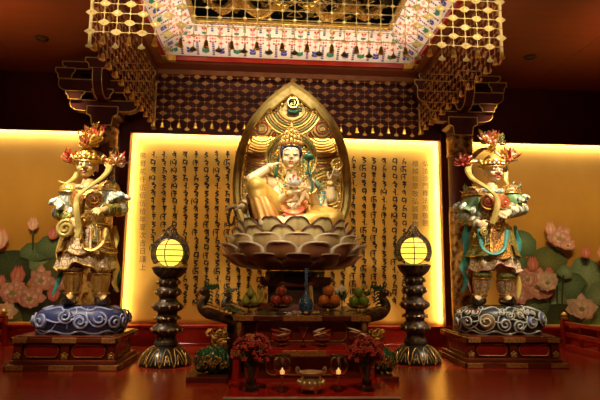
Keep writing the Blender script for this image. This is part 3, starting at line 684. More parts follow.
def guardian(key, Y0, lbl, J, MT, PH):
    P = lambda px, py, dy=0.: at(px, py, Y0+dy)
    s = Y0/F_PX
    foot = P(*J['foot']); root = thing('guardian_statue', foot, lbl, 'statue')
    B = MB(); pel, wai, che, nek, hed = [P(*J[k]) for k in ('pelvis', 'waist', 'chest', 'neck', 'head')]
    B.loft([ring_pts(pel+V((0, 0, -.07)), .12, .09, 16), ring_pts(pel, .155, .12, 16), ring_pts(wai, .135, .11, 16), ring_pts(che+V((0, 0, -.03)), .175, .125, 16), ring_pts(che+V((0, 0, .07)), .17, .115, 16), ring_pts(nek+V((0, 0, -.03)), .085, .075, 16), ring_pts(nek+V((0, 0, .05)), .062, .062, 16)])
    arms = []
    for q in ('L', 'R'):
        sh, el, ha = P(*J['sh'+q]), P(*J['el'+q]), P(*J['ha'+q]); hip, kn, an, to = P(*J['hip'+q]), P(*J['kn'+q]), P(*J['an'+q]), P(*J['toe'+q])
        B.cap2(sh, el, .075, .058, 12); B.cap2(el, ha, .055, .038, 12); B.ell(sh, .085)
        d = (ha-el).normalized(); hand(B, ha, d, V(J['hn'+q]), 1 if q == 'L' else -1, .95, 1.15)
        B.cap2(hip, kn, .105, .075, 12); B.cap2(kn, an, .072, .05, 12); B.ell(lerp(kn, an, .35)+V((0, .02, 0)), (.062, .066, .10)); B.cap2(an, to, .05, .036, 10)
        arms.append((sh, el, ha, hip, kn, an, to))
    # head with face
    f = V(J['face']).normalized(); rt = V((-f.y, f.x, 0)).normalized()*-1; rt = f.cross(V((0, 0, 1))).normalized(); up = rt.cross(f)
    R3 = Matrix((rt, -f, up)).transposed()
    hp = lambda x, y, z: hed+rt*x+f*y+up*z
    B.ell(hed+up*.02, (.092, .105, .115), 18, 12, rot=R3); B.ell(hp(0, .045, -.055), (.068, .06, .06), rot=R3); B.ell(hp(0, .085, -.092), (.028, .022, .022), rot=R3)
    for q in (-1, 1):
        B.ell(hp(q*.048, .075, -.025), (.032, .025, .028), rot=R3); B.ell(hp(q*.035, .088, .045), (.034, .02, .014), rot=R3); B.ell(hp(q*.098, -.005, -.01), (.014, .024, .05), rot=R3); B.ell(hp(q*.02, .105, -.015), (.014, .016, .012), rot=R3)
    B.cap2(hp(0, .10, .035), hp(0, .122, -.012), .014, .019, 8)
    B.cap2(hp(-.03, .098, -.052), hp(.03, .098, -.052), .010, .010, 8); B.cap2(hp(-.024, .098, -.070), hp(.024, .098, -.070), .010, .010, 8)
    body = B.fuse('body', MT['skin'], root, .0065, 4)
    tree = bvh(body)
    def onface(x, z, lift=.002):
        o = hp(x, .4, z); h = tree.ray_cast(o, -f); return (h[0]+f*lift) if h[0] else hp(x, .1, z)
    for q in (-1, 1):
        e = MB(); c = onface(q*.036, .022, .0); e.ell(c, (.024, .010, .014), 12, 8, rot=R3); eo = e.build('eye', G['white'], root)
        p = MB(); p.ell(c+f*.008, (.009, .006, .010), 8, 6, rot=R3); po = p.build('pupil', G['black'], root); po.parent = eo
        b = MB(); strip(b, [onface(q*.012, .048, .004), onface(q*.035, .064, .006), onface(q*.065, .062, .004), onface(q*.078, .082, .004)], [.010, .013, .004], 4, 6); b.build('eyebrow', MT['brow'], root)
        b = MB(); strip(b, [onface(q*.008, -.036, .004), onface(q*.035, -.046, .006), onface(q*.062, -.058, .008), hp(q*.085, .07, -.10)], [.007, .009, .003], 4, 6); b.build('moustache', MT['brow'], root)
    b = MB(); strip(b, [onface(-.032, -.060, .001), onface(0, -.064, .002), onface(.032, -.060, .001)], [.004, .007, .004], 4, 6); b.build('lips', G['redp'], root)
    # ---- robe and armour
    c = lambda p: (p.x, p.y, p.z)
    m = MB(); m.loft([ring_pts(pel+V((0, 0, -.02)), .185, .145, 28), ring_pts(wai+V((0, 0, -.04)), .165, .135, 28), ring_pts(wai+V((0, 0, .02)), .155, .13, 28), ring_pts(che+V((0, -.01, -.03)), .195, .15, 28), ring_pts(che+V((0, -.01, .06)), .195, .142, 28), ring_pts(nek+V((0, 0, -.045)), .12, .10, 28), ring_pts(nek+V((0, 0, -.01)), .09, .085, 28)])
    m.build('cuirass', MT['tunic'], root)
    m = MB()
    for q in (-1, 1):
        o = che+V((q*.085, -.155, -.005)); R_ = Matrix.Rotation(PI/2, 3, 'X') @ Matrix.Rotation(q*.25, 3, 'Y')
        d = MB().lathe([(.001, -.01), (.072, -.008), (.068, .012), (.03, .024), (.001, .028)], o, 20, ax=R_); bo = d.build('breast_disc', MT['disc'], root); bo['label'] = 'round breast plate'
        g = MB(); g.tube([o+R_ @ V((.074*math.cos(a), .074*math.sin(a), .002)) for a in [2*PI*i/24 for i in range(24)]], .011, 8, closed=True); g.tube([o+R_ @ V((.04*math.cos(a), .04*math.sin(a), .020)) for a in [2*PI*i/20 for i in range(20)]], .006, 6, closed=True)
        g.ell(o+R_ @ V((0, 0, .03)), .014, 8, 6); go = g.build('disc_rim', MT['rim'], root); go.parent = bo
    # neck guard collar
    m = MB(); m.tube([nek+V((.115*math.cos(a), .10*math.sin(a)-.01, -.035+.02*math.sin(a))) for a in [2*PI*i/24 for i in range(24)]], .028, 8, closed=True); m.build('collar', MT['collar'], root)
    # belt and lion buckle
    m = MB(); m.tube([wai+V((.165*math.cos(a), .142*math.sin(a), -.03)) for a in [2*PI*i/28 for i in range(28)]], .026, 8, closed=True, flat=(1.3, (0, 0, 1))); m.build('belt', MT['rim'], root)
    m = MB(); o = wai+V((0, -.165, -.03)); m.ell(o, (.062, .04, .056)); m.ell(o+V((0, -.035, -.012)), (.03, .022, .022)); m.ell(o+V((0, -.03, -.042)), (.032, .02, .012))
    for q in (-1, 1):
        m.ell(o+V((q*.026, -.034, .018)), .013, 8, 6); m.ell(o+V((q*.052, -.005, .04)), (.018, .012, .02), 8, 6)
        strip(m, [o+V((q*.03, -.03, .035)), o+V((q*.055, -.04, .05)), o+V((q*.07, -.03, .035))], [.009, .003], 4, 6)
    m.build('lion_buckle', G['gold'], root)
    # skirts: under robe with folds, upper armour plates
    zt, z1, z2 = wai.z-.05, P(*J['hem1']).z, P(*J['hem2']).z; cx, cy = pel.x, pel.y
    def skirt(nm, zs, rs, wob, m_, bt=None):
        def pt(r_, z, a, t):
            f_ = (a+PI/2+PI) % (2*PI)-PI; q_ = r_*(1+wob[1]*t*math.cos(wob[0]*a)); return V((cx+q_*math.cos(a), cy+.78*q_*math.sin(a), z+t*(.055*math.exp(-(f_/.35)**2)-.028*math.exp(-((abs(f_)-.85)/.4)**2)+.012*math.cos(wob[0]*a))))
        A_ = [2*PI*i/72 for i in range(72)]; k = MB(); k.loft([[pt(.05, zs[0], a, 0) for a in A_]]+[[pt(r_, z, a, i/(len(rs)-1)) for a in A_] for i, (r_, z) in enumerate(zip(rs, zs))]+[[pt(rs[-1]-.02, zs[-1]+.004, a, 1) for a in A_], [pt(.06, zs[-1]+.06, a, .5) for a in A_]]); so = k.build(nm, m_, root)
        if bt:
            t_ = MB(); t_.tube([pt(rs[-1], zs[-1], a, 1) for a in A_], .010, 6, closed=True); to_ = t_.build('hem', bt, root); to_.parent = so
    skirt('under_skirt', [zt, lerp(zt, z2, .5), z2], [.17, .245, .285], (11, .07), MT['skirt2'], MT['hem2'])
    skirt('over_skirt', [zt, lerp(zt, z1, .5), z1], [.175, .245, .27], (9, .05), MT['skirt1'], MT['hem1'])
    for (a0, a1, zz, m_, pt, sg) in ((-1.75, -.62, .15, MT['tas1'], False, .02), (.62, 1.75, .15, MT['tas1'], False, .02), (-1.25, -.42, .05, MT['tas2'], False, .012), (.42, 1.25, .05, MT['tas2'], False, .012), (-.40, .40, .16, MT['apron'], False, .045)):
        m = MB(); b = MB(); arcpanel(m, b, (cx, cy), a0, a1, .195, .285 if zz > .1 else .25, zt+.01, lerp(zt, z1, .62 if zz < .1 else .98), sg, br=.007)
        o = m.build('armour_plate', m_, root); g = b.build('plate_border', MT['rim'], root); g.parent = o
    m = MB(); b = MB(); arcpanel(m, b, (cx, cy-.0), -2.9, -1.9, .19, .30, zt, z2, .03); o = m.build('armour_plate', MT['tas1'], root); g = b.build('plate_border', MT['rim'], root); g.parent = o
    m = MB(); b = MB(); arcpanel(m, b, (cx, cy-.0), 1.9, 2.9, .19, .30, zt, z2, .03); o = m.build('armour_plate', MT['tas1'], root); g = b.build('plate_border', MT['rim'], root); g.parent = o
    # sleeves, pauldrons, bracers, greaves, boots
    for i, (sh, el, ha, hip, kn, an, to) in enumerate(arms):
        q = -1 if i == 0 else 1
        d = (el-sh).normalized(); m = MB(); m.tube([sh-d*.05, sh, lerp(sh, el, .45), lerp(sh, el, .75), lerp(sh, el, .78)], [.05, .105, .105, .125, .06], 16); m.build('sleeve', MT['sleeve'], root)
        m = MB()
        for k in range(7):
            a = 2*PI*k/7; u = d.orthogonal().normalized(); w_ = d.cross(u); rr = (u*math.cos(a)+w_*math.sin(a)); strip(m, [lerp(sh, el, .5)+rr*.11, lerp(sh, el, .72)+rr*.135, lerp(sh, el, .85)+rr*.155], [.02, .035, .012], 4, 6)
        m.build('sleeve_ruffle', MT['ruffle'], root)
        m = MB(); o = sh+V((q*.02, -.01, .03)); m.ell(o, (.115, .105, .085), 18, 10); so = m.build('shoulder_guard', MT['tunic'], root)
        g = MB()
        for k in range(3): g.tube([o+V((math.cos(a)*(.117-.03*k), math.sin(a)*(.107-.03*k), -.02+.036*k)) for a in [2*PI*j/22 for j in range(22)]], .009, 6, closed=True)
        go = g.build('guard_border', MT['rim'], root); go.parent = so
        d = (ha-el).normalized(); m = MB(); m.tube([lerp(el, ha, -.02), lerp(el, ha, .2), lerp(el, ha, .75), lerp(el, ha, .95)], [.062, .07, .055, .058], 14); so = m.build('bracer', MT['bracer'], root)
        g = MB()
        for t in (.12, .5, .88):
            u = d.orthogonal().normalized(); w_ = d.cross(u); rr = lerp(.074, .058, t); g.tube([lerp(el, ha, t)+(u*math.cos(a)+w_*math.sin(a))*rr for a in [2*PI*j/16 for j in range(16)]], .008, 6, closed=True)
        go = g.build('bracer_band', MT['rim'], root); go.parent = so
        m = MB(); m.ell(el+V((q*.01, .01, 0)), (.085, .085, .075)); m.build('elbow_cuff', MT['ruffle'], root)
        d = (an-kn).normalized(); m = MB(); m.tube([lerp(kn, an, .02), lerp(kn, an, .2), lerp(kn, an, .45), lerp(kn, an, .8), lerp(kn, an, .97)], [.084, .092, .09, .068, .07], 16); so = m.build('greave', MT['greave'], root)
        g = MB()
        for t in (.08, .9):
            rr = lerp(.092, .074, t); g.tube([lerp(kn, an, t)+V((math.cos(a)*rr, math.sin(a)*rr, 0)) for a in [2*PI*j/18 for j in range(18)]], .010, 6, closed=True)
        for x in (-.035, 0, .035): g.tube([lerp(kn, an, .1)+V((x, -.088, 0)), lerp(kn, an, .45)+V((x, -.088, 0)), lerp(kn, an, .88)+V((x*.8, -.068, 0))], .007, 6)
        go = g.build('greave_ridge', MT['rim'], root); go.parent = so
        m = MB(); m.ell(kn+V((0, -.02, .02)), (.100, .092, .05)); m.build('knee_cuff', MT['knee'], root)
        m = MB(); fd = V((to.x-an.x, to.y-an.y, 0)).normalized(); z0 = foot.z+.004
        a3 = V((an.x, an.y, z0))
        secs = [(-.07, .045, .075), (-.03, .06, .10), (.04, .06, .10), (.09, .062, .08), (.15, .06, .062), (.20, .04, .06), (.225, .012, .075)]
        rows = []; sd = V((-fd.y, fd.x, 0))
        for t, w_, h in secs:
            o = a3+fd*t; lift = max(0, t-.16)*.5; rows.append([o+sd*(math.cos(2*PI*j/14)*w_)+V((0, 0, lift+h*.5+math.sin(2*PI*j/14)*h*.5)) for j in range(14)])
        m.loft(rows); m.build('boot', G['boot'], root)
    # ---- helmet
    m = MB(); m.lathe([(.10, -.035), (.112, .0), (.11, .05), (.085, .105), (.045, .135), (.018, .15)], (0, 0, 0), 20); m.xf(Matrix.Translation(hp(0, -.01, .055)) @ R3.to_4x4()); ho = m.build('helmet', MT['helmet'], root)
    g = MB()
    for z, r_ in ((.0, .118), (.055, .113)): g.tube([hp(0, -.01, .055)+R3 @ V((r_*math.cos(a), r_*math.sin(a), z)) for a in [2*PI*j/24 for j in range(24)]], .012, 6, closed=True)
    for k in range(9):
        a = PI*(k/8); o = hp(0, -.01, .07)+R3 @ V((.12*math.cos(a), -.12*math.sin(a), .0)); g.lathe([(.001, 0), (.022, .01), (.018, .03), (.001, .05)], o, 8)
    for k in range(5):
        a = PI*(.25+.125*k); o = hp(0, -.01, .11)+R3 @ V((.115*math.cos(a), -.115*math.sin(a), 0)); g.ell(o, (.02, .02, .03), 8, 6)
    go = g.build('helmet_band', G['gold'], root); go.parent = ho
    # wide upturned brim
    m = MB(); rows = []
    for t, rr, zz in ((0, .112, -.01), (.5, .145, -.012), (1, .175, .015)):
        rows.append([hp(0, -.02, .06)+R3 @ V((rr*math.cos(a), rr*.75*math.sin(a), zz+.05*t*abs(math.cos(a)))) for a in [-.35+(PI+.7)*j/24 for j in range(25)]])
    m.loft(rows, closed=False); m.build('helmet_brim', MT['brim'], root, solid=.014)
    # crest and tassels from photo positions
    def petals(nm, cpos, rad, n_, mats_, up_=V((0, 0, 1)), seed=1):
        rd = random.Random(seed); cpos = V(cpos); k = MB()
        for i in range(int(n_*2.2)):
            a = rd.uniform(0, 2*PI); e = rd.uniform(-.5, 1.1); dr = V((math.cos(a)*math.cos(e), math.sin(a)*math.cos(e)*.7, math.sin(e))); L_ = rad*rd.uniform(.6, 1.1)
            tw = V((rd.uniform(-.4, .4), rd.uniform(-.3, .1), rd.uniform(.1, .6)))*L_
            strip(k, [cpos, cpos+dr*L_*.55, cpos+dr*L_*.85+tw*.5, cpos+dr*L_*.8+tw], [rad*.06, rad*.13, rad*.11, rad*.03], 4, 6, rd.randrange(len(mats_)), flat=(.35, (dr.z, .3, dr.x)))
        return k.build(nm, mats_, root)
    for nm, px, py, dy, rad, n_, ms in PH['tufts']:
        if nm == 'side_tassel':
            q = 1 if px > J['head'][0] else -1; k = MB(); strip(k, [hp(q*.105, -.02, .05), hp(q*.15, -.03, .075), lerp(hp(q*.15, -.03, .075), P(px, py, dy), .6)+V((0, 0, .03)), P(px, py, dy)], [.022, .028, .024, .014], 6, 8, flat=(.5, (0, 1, 0))); k.build('helmet_wing', G['gold'], root)
        petals(nm, P(px, py, dy), rad*s, n_, [G[q] for q in ms], seed=int(px))
    def lay(spec):
        nm, pts, wd, m_, fl = spec
        k = MB(); strip(k, [P(*p) for p in pts], [w_*s for w_ in wd], 7, 8, flat=(fl, (0, -.35, 1)) if fl else None); k.build(nm, G[m_], root)
    for sp_ in PH['ribbons']: lay(sp_)
    for nm, px, py, dy, rr, m_ in PH.get('spirals', ()):
        k = MB(); c_ = P(px, py, dy); k.tube([c_+V((rr*s*(1-t/34)*math.cos(t*.42+1.2), -.02*(t/30), rr*s*(1-t/34)*math.sin(t*.42+1.2))) for t in range(30)], [rr*s*.30*(1-t/60) for t in range(30)], 8); k.build(nm, G[m_], root)
    return root, foot

JL = dict(foot=(88, 305.5), pelvis=(88, 240), waist=(90, 221), chest=(91, 201), neck=(89, 184), head=(87.5, 166.5),
          shL=(73, 194, 0), elL=(61, 213, .02), haL=(73, 221, -.13), hnL=(.6, .5, -.4), shR=(107, 192, 0), elR=(119, 209, -.06), haR=(105, 210, -.24), hnR=(-.3, .5, -.8),
          hipL=(81, 247, 0), knL=(74, 271, -.08), anL=(72, 295.5, -.02), toeL=(68, 299.5, -.15), hipR=(97, 247, 0), knR=(101, 272, -.06), anR=(101, 295.5, .0), toeR=(105, 299.5, -.13),
          face=(.05, -1, -.12), hem1=(88, 252), hem2=(88, 268))
PL = dict(tufts=[('crest_flower', 90, 142, -.06, 13, 26, ('redp', 'gold', 'goldpaint')), ('crest_flower', 97, 133, 0, 10, 18, ('redp', 'redp', 'gold')), ('side_tassel', 72, 161, .02, 11, 24, ('redp', 'gold', 'redp')), ('side_tassel', 117, 163, .0, 12, 26, ('redp', 'white', 'gold')), ('crest_flower', 84, 147, -.1, 7, 12, ('gold', 'goldpaint')),
                 ('shoulder_plume', 110, 187, -.02, 9, 14, ('white', 'tealp', 'gold')), ('shoulder_plume', 69, 190, -.02, 8, 14, ('white', 'tealp', 'goldpaint'))],
          ribbons=[('scarf', [(59, 181, .02), (66, 183, -.05), (74, 178, .02), (79, 168, .10), (84, 156, .12), (96, 152, .12), (106, 160, .06), (109, 168, -.06), (103, 177, -.15), (93, 184, -.21), (83, 191, -.24), (77, 199, -.26), (77, 213, -.29), (79, 228, -.29), (77, 238, -.3)], [1, 2.6, 2.8, 3, 3.2, 3.2, 3.2, 3, 3], 'olive', .55),
                   ('ribbon', [(64, 224, -.05), (61, 240, .0), (60, 255, .02), (63, 268, .02), (59, 282, .02), (54, 293, .02)], [3, 4, 3.4, 1.5], 'yellow', .4), ('ribbon', [(68, 246, -.02), (64, 262, -.02), (60, 276, .0), (55, 289, 0), (52, 296, 0)], [2, 3.4, 3, 1], 'tealp', .4),
                   ('ribbon', [(114, 226, 0), (116, 240, .02), (113, 254, .02), (116, 268, 0), (114, 282, 0), (118, 292, 0)], [2.5, 3.6, 3.4, 1.5], 'yellow', .4), ('ribbon', [(110, 250, .03), (117, 266, .04), (118, 278, .04), (114, 291, .04)], [2, 3, 2.6, 1], 'tealp', .4),
                   ('sash', [(78, 226, -.2), (84, 246, -.24), (93, 250, -.25), (103, 242, -.22), (106, 228, -.18)], [2, 2.6, 2], 'goldpaint', .5)],
          spirals=[('scarf_scroll', 66, 229, -.22, 8, 'olive')])
ML = dict(skin=G['skin_gold'], brow=G['goldpaint'], tunic=G['chain'], disc=G['broc_red'], rim=G['gold'], collar=G['broc_cream'], sleeve=G['broc_white'], ruffle=G['broc_white'], bracer=G['broc_green'], greave=G['goldpaint'], knee=G['broc_brown'],
          skirt1=G['broc_brown'], skirt2=G['broc_cream'], hem1=G['gold'], hem2=G['goldpaint'], tas1=G['broc_brown'], tas2=G['broc_teal'], apron=G['broc_cream'], helmet=G['gold'], brim=G['goldpaint'])
GL, FL_ = guardian('L', 5.35, 'armoured guardian statue with yellow scarf and ochre face standing on blue clouds', JL, ML, PL)
JR = dict(foot=(492, 305.5), pelvis=(492, 242), waist=(491, 224), chest=(490, 204), neck=(491, 188), head=(493, 172),
          shL=(474, 197, 0), elL=(465, 217, .02), haL=(478, 223, -.12), hnL=(.6, .5, -.4), shR=(508, 195, 0), elR=(520, 209, -.05), haR=(508, 213, -.24), hnR=(-.3, .5, -.8),
          hipL=(484, 249, 0), knL=(482, 277, -.06), anL=(480, 296.5, -.0), toeL=(475, 300.5, -.13), hipR=(501, 249, 0), knR=(505, 278, -.06), anR=(505, 296.5, .0), toeR=(510, 300.5, -.13),
          face=(.12, -1, -.10), hem1=(492, 256), hem2=(492, 269))
PR = dict(tufts=[('crest_flower', 488, 142, -.05, 12, 26, ('redp', 'pinkp', 'gold')), ('crest_flower', 498, 142, 0, 11, 16, ('white', 'gold', 'broc_green')), ('side_tassel', 464, 163, .02, 11, 24, ('redp', 'pinkp', 'redp')), ('side_tassel', 508, 160, .02, 12, 26, ('redp', 'pinkp', 'gold')), ('crest_flower', 492, 151, -.1, 7, 12, ('gold', 'goldpaint')),
                 ('shoulder_plume', 514, 191, -.02, 9, 14, ('white', 'tealp', 'greenp')), ('shoulder_plume', 469, 193, -.02, 9, 14, ('white', 'greenp', 'goldpaint'))],
          ribbons=[('scarf', [(511, 190, .02), (506, 180, .06), (505, 166, .12), (498, 153, .14), (484, 149, .13), (473, 157, .08), (468, 169, .0), (472, 178, -.12), (481, 184, -.19), (490, 190, -.23), (497, 199, -.25), (496, 212, -.27), (492, 224, -.28)], [2, 3, 3, 3.4, 3.4, 3.4, 3.2, 2.6], 'olive', .55),
                   ('ribbon', [(468, 224, 0), (465, 240, .02), (467, 254, .02), (463, 268, .02), (466, 280, .02), (462, 292, .02)], [3, 4, 3.4, 1.5], 'tealp', .4), ('ribbon', [(473, 232, .03), (470, 250, .05), (472, 262, .05), (468, 276, .05), (471, 292, .03)], [3, 3.6, 3, 1.2], 'pinkp', .4),
                   ('ribbon', [(515, 226, 0), (517, 240, .03), (515, 256, .03), (518, 268, .03), (513, 280, .03)], [4, 5, 4, 1.5], 'tealp', .4), ('ribbon', [(512, 252, .04), (516, 270, .04), (519, 284, .04), (518, 298, .04)], [3, 3.4, 3, 1.2], 'yellow', .4),
                   ('sash', [(479, 229, -.2), (483, 248, -.24), (494, 254, -.25), (504, 248, -.22), (507, 230, -.18)], [2, 2.6, 2], 'tealp', .5)],
          spirals=[('scarf_scroll', 484, 232, -.24, 4, 'olive')])
MR = dict(skin=G['skin_pale'], brow=G['redp'], tunic=G['broc_brown'], disc=G['redp'], rim=G['gold'], collar=G['broc_white'], sleeve=G['greenp'], ruffle=G['broc_white'], bracer=G['broc_white'], greave=G['broc_cream'], knee=G['broc_green'],
          skirt1=G['broc_brown'], skirt2=G['broc_cream'], hem1=G['greenp'], hem2=G['pinkp'], tas1=G['broc_green'], tas2=G['broc_teal'], apron=G['broc_orange'], helmet=G['goldpaint'], brim=G['olive'])
GR, FR_ = guardian('R', 5.45, 'armoured guardian statue with orange apron and green sleeves standing on dark multicoloured clouds', JR, MR, PR)

# ---- cloud bases
def clouds(c, hw, hd, h, label, base, line, fills, seed, outl):
    t = thing('cloud_base', c, label, 'statue base'); rd = random.Random(seed); c = V(c)
    def R_(v): return (.90+.10*math.sin(PI*min(1, v*1.15)))*(1 if v < .75 else 1-.35*((v-.75)/.25)**2)
    def S(a, v, lift=0):
        k = R_(v)*(1+.03*math.sin(5*a+seed)); x, y = math.sin(a), -math.cos(a); e = 2.6
        q = (abs(x)**e+abs(y)**e)**(-1/e)
        return c+V((x*q*(hw*k+lift), y*q*(hd*k+lift), h*v))
    m = MB(); rings = [[S(2*PI*i/60, v) for i in range(60)] for v in [j/10 for j in range(11)]]; m.loft(rings); m.build('cloud_mass', base, t)
    spots = []
    for i in range(900):
        a = rd.uniform(-2.2, 2.2); r_ = rd.uniform(.065, .09) if len(spots) < 10 else rd.uniform(.03, .055); v = rd.uniform(min(.5, r_/h+.06), max(.52, .95-r_/h))
        p = S(a, v)
        if all((p-q[0]).length > (r_+q[1])*.95 for q in spots): spots.append((p, r_, a, v))
        if len(spots) > 52: break
    for p, r_, a, v in spots:
        sc = 1/((S(a+.05, v)-S(a-.05, v)).length/.1)
        def T(u, w_, lf): return S(a+u*sc, max(.01, min(.97, v+w_/h)), lf)
        sg = rd.choice((-1, 1)); a0 = rd.uniform(0, 6.28)
        k = MB(); n_ = 26; pts = [T(sg*r_*(1-i/30)*math.cos(i*.45+a0), r_*(1-i/30)*math.sin(i*.45+a0), .012+.02*i/26) for i in range(n_)]
        tail = [T(sg*r_*(1+.25*q)*math.cos(-q*.5+a0), r_*(1+.25*q)*math.sin(-q*.5+a0), .008) for q in (3, 2, 1)]
        k.tube(tail+pts, lerpl([.005, .010, .011, .008], n_+3) if r_ > .06 else lerpl([.004, .008, .007], n_+3), 7)
        k.build('cloud_curl', rd.choice(line), t)
        f_ = MB(); f_.lathe([(.001, 0), (r_*.9, 0), (r_*.7, .012), (.001, .03)], (0, 0, 0), 16)
        nn = (S(a, v, .05)-S(a, v)).normalized(); f_.xf(Matrix.Translation(S(a, v, -.004)) @ nn.to_track_quat('Z', 'Y').to_matrix().to_4x4())
        f_.build('cloud_boss', rd.choice(fills), t)
    k = MB()
    for j in range(3):
        v0 = (.06, .93, .5)[j]
        pts = [S(-2.3+4.6*i/70, max(.02, min(.97, v0+.06*math.sin(i*.7+j))), .008) for i in range(71)]; k.tube(pts, .009, 6)
    k.build('wave_band', outl, t)
    return t
G['cl_blue'] = mat('cloud_blue', (.018, .026, .11), .45, 0, (.035, .05, .17), 9)
G['cl_pale'] = mat('cloud_pale_blue', (.28, .32, .58), .45, 0, (.44, .48, .70), 12)
G['cl_mid'] = mat('cloud_mid_blue', (.10, .13, .36), .45, 0, (.16, .20, .46), 12)
G['cl_dark'] = mat('cloud_dark', (.012, .016, .02), .4, 0, (.03, .03, .035), 9)
G['cl_green'] = mat('cloud_green', (.012, .065, .03), .4, 0, (.025, .12, .055), 9)
G['cl_ochre'] = mat('cloud_ochre', (.30, .15, .03), .4, 0, (.42, .24, .06), 9)
G['cl_red'] = mat('cloud_red', (.22, .03, .02), .4, 0, (.32, .06, .04), 9)
G['cl_line'] = mat('cloud_grey_white_line', (.40, .42, .36), .45, 0, (.60, .60, .50), 12)
PZ = .305
cL = at(80, 333, 5.32); cRt = at(500, 333, 5.44)
clouds((cL.x, 5.34, PZ+.004), .435, .29, FL_.z-PZ-.004, 'blue swirling cloud base under the left guardian statue', G['cl_blue'], [G['cl_pale']], [G['cl_blue'], G['cl_mid']], 4, G['cl_pale'])
clouds((cRt.x, 5.46, PZ+.004), .44, .29, FR_.z-PZ-.004, 'dark multicoloured cloud base under the right guardian statue', G['cl_dark'], [G['cl_line']], [G['cl_dark'], G['cl_blue'], G['cl_green'], G['cl_ochre'], G['cl_red'], G['cl_mid']], 9, G['cl_line'])
# ---- guardian pedestals
def pedestal(x0, x1, y0, y1, label):
    t = thing('statue_pedestal', ((x0+x1)/2, (y0+y1)/2, 0), label, 'pedestal')
    b = MB().box((x0-.03, y0-.03, 0), (x1+.04, y1+.03, .055)).box((x0, y0, .055), (x1, y1, .09)); b.build('base_slab', G['brownlacq'], t, smooth=False, bevel=.008)
    b = MB().box((x0+.05, y0+.06, .09), (x1-.05, y1-.06, .245)); b.build('body', G['redbrown'], t, smooth=False)
    b = MB().box((x0-.0, y0-.0, .245), (x1, y1, .29)).box((x0+.02, y0+.02, .29), (x1-.02, y1-.02, PZ)); b.build('top_slab', G['brownlacq'], t, smooth=False, bevel=.006)
    wv = x1-x0; cxs = [x0+.05, (x0+x1)/2, x1-.05]
    for cx_ in cxs:
        l = MB().box((cx_-.04, y0+.03, .09), (cx_+.04, y0+.10, .245)); l.build('leg', G['redbrown'], t, smooth=False, bevel=.006)
        for z in (.235, .105):
            pass
        f_ = MB()
        for k in range(5):
            a = 2*PI*k/5+.3; f_.ell((cx_+.022*math.cos(a), y0+.028, .125+.022*math.sin(a)), (.015, .006, .015), 8, 5)
        f_.ell((cx_, y0+.026, .125), (.012, .01, .012), 8, 5); f_.build('gilt_flower', G['darkgold'], t)
    for i in range(2):
        a, b_ = cxs[i]+.06, cxs[i+1]-.06; zm, hz = .168, .055
        pts = [(a+.03, zm-hz), (b_-.03, zm-hz), (b_-.005, zm-hz+.03), (b_, zm), (b_-.005, zm+hz-.03), (b_-.03, zm+hz), (a+.03, zm+hz), (a+.005, zm+hz-.03), (a, zm), (a+.005, zm-hz+.03)]
        p_ = MB().poly(pts, (0, y0+.045, 0), (1, 0, 0), (0, 0, 1), (0, .015, 0)); o = p_.build('panel', G['redlacq'], t, smooth=False)
        g = MB(); g.tube([V((u, y0+.043, w_)) for u, w_ in pts], .005, 6, closed=True); q = g.build('panel_border', G['darkgold'], t); q.parent = o
    # side panels
    for xs, sx in ((x0+.045, -1), (x1-.045, 1)):
        a, b_ = y0+.14, y1-.14; zm, hz = .168, .055
        pts = [(a+.03, zm-hz), (b_-.03, zm-hz), (b_, zm), (b_-.03, zm+hz), (a+.03, zm+hz), (a, zm)]
        g = MB(); g.tube([V((xs, u, w_)) for u, w_ in pts], .005, 6, closed=True); g.build('panel_border', G['darkgold'], t)
    for z0, z1, dy in ((.243, .292, -.004), (.006, .05, -.034)):
        ex = .0 if z0 > .1 else .03
        for a, b_ in ((x0-ex-.004, x0+.14), ((x0+x1)/2-.11, (x0+x1)/2+.11), (x1-.14, x1+ex+(.014 if ex else .004))):
            g = MB().box((a, y0+dy, z0), (b_, y0+dy+.02, z1)); g.build('gilt_plate', G['plate'], t, smooth=False, bevel=.003)
        for xs in (x0-ex-.004, x1+ex+(.014 if ex else .004)):
            a, b_ = sorted((xs, xs-.02*(1 if xs > x0+.2 else -1)))
            for ya, yb in ((y0+dy, y0+.13), (y1-.13, y1)):
                g = MB().box((a, ya, z0), (b_, yb, z1)); g.build('gilt_plate', G['plate'], t, smooth=False, bevel=.003)
    return t
G['redbrown'] = mat('red_brown_lacquer', (.13, .016, .006), .25, 0, (.18, .024, .009), 7, coat=.4)
G['plate'] = mat('engraved_gilt_plate', (.16, .055, .015), .35, .3, (.42, .20, .05), 55, 'cells', .4, lo=.15, hi=.5)
pedestal(-2.575, -1.625, 4.95, 5.72, 'red brown lacquer pedestal under the blue clouds of the left guardian')
pedestal(1.745, 2.715, 5.085, 5.87, 'red brown lacquer pedestal under the dark clouds of the right guardian')

# ================================================================== MAIN STATUE
YS = 5.5; SX = .022
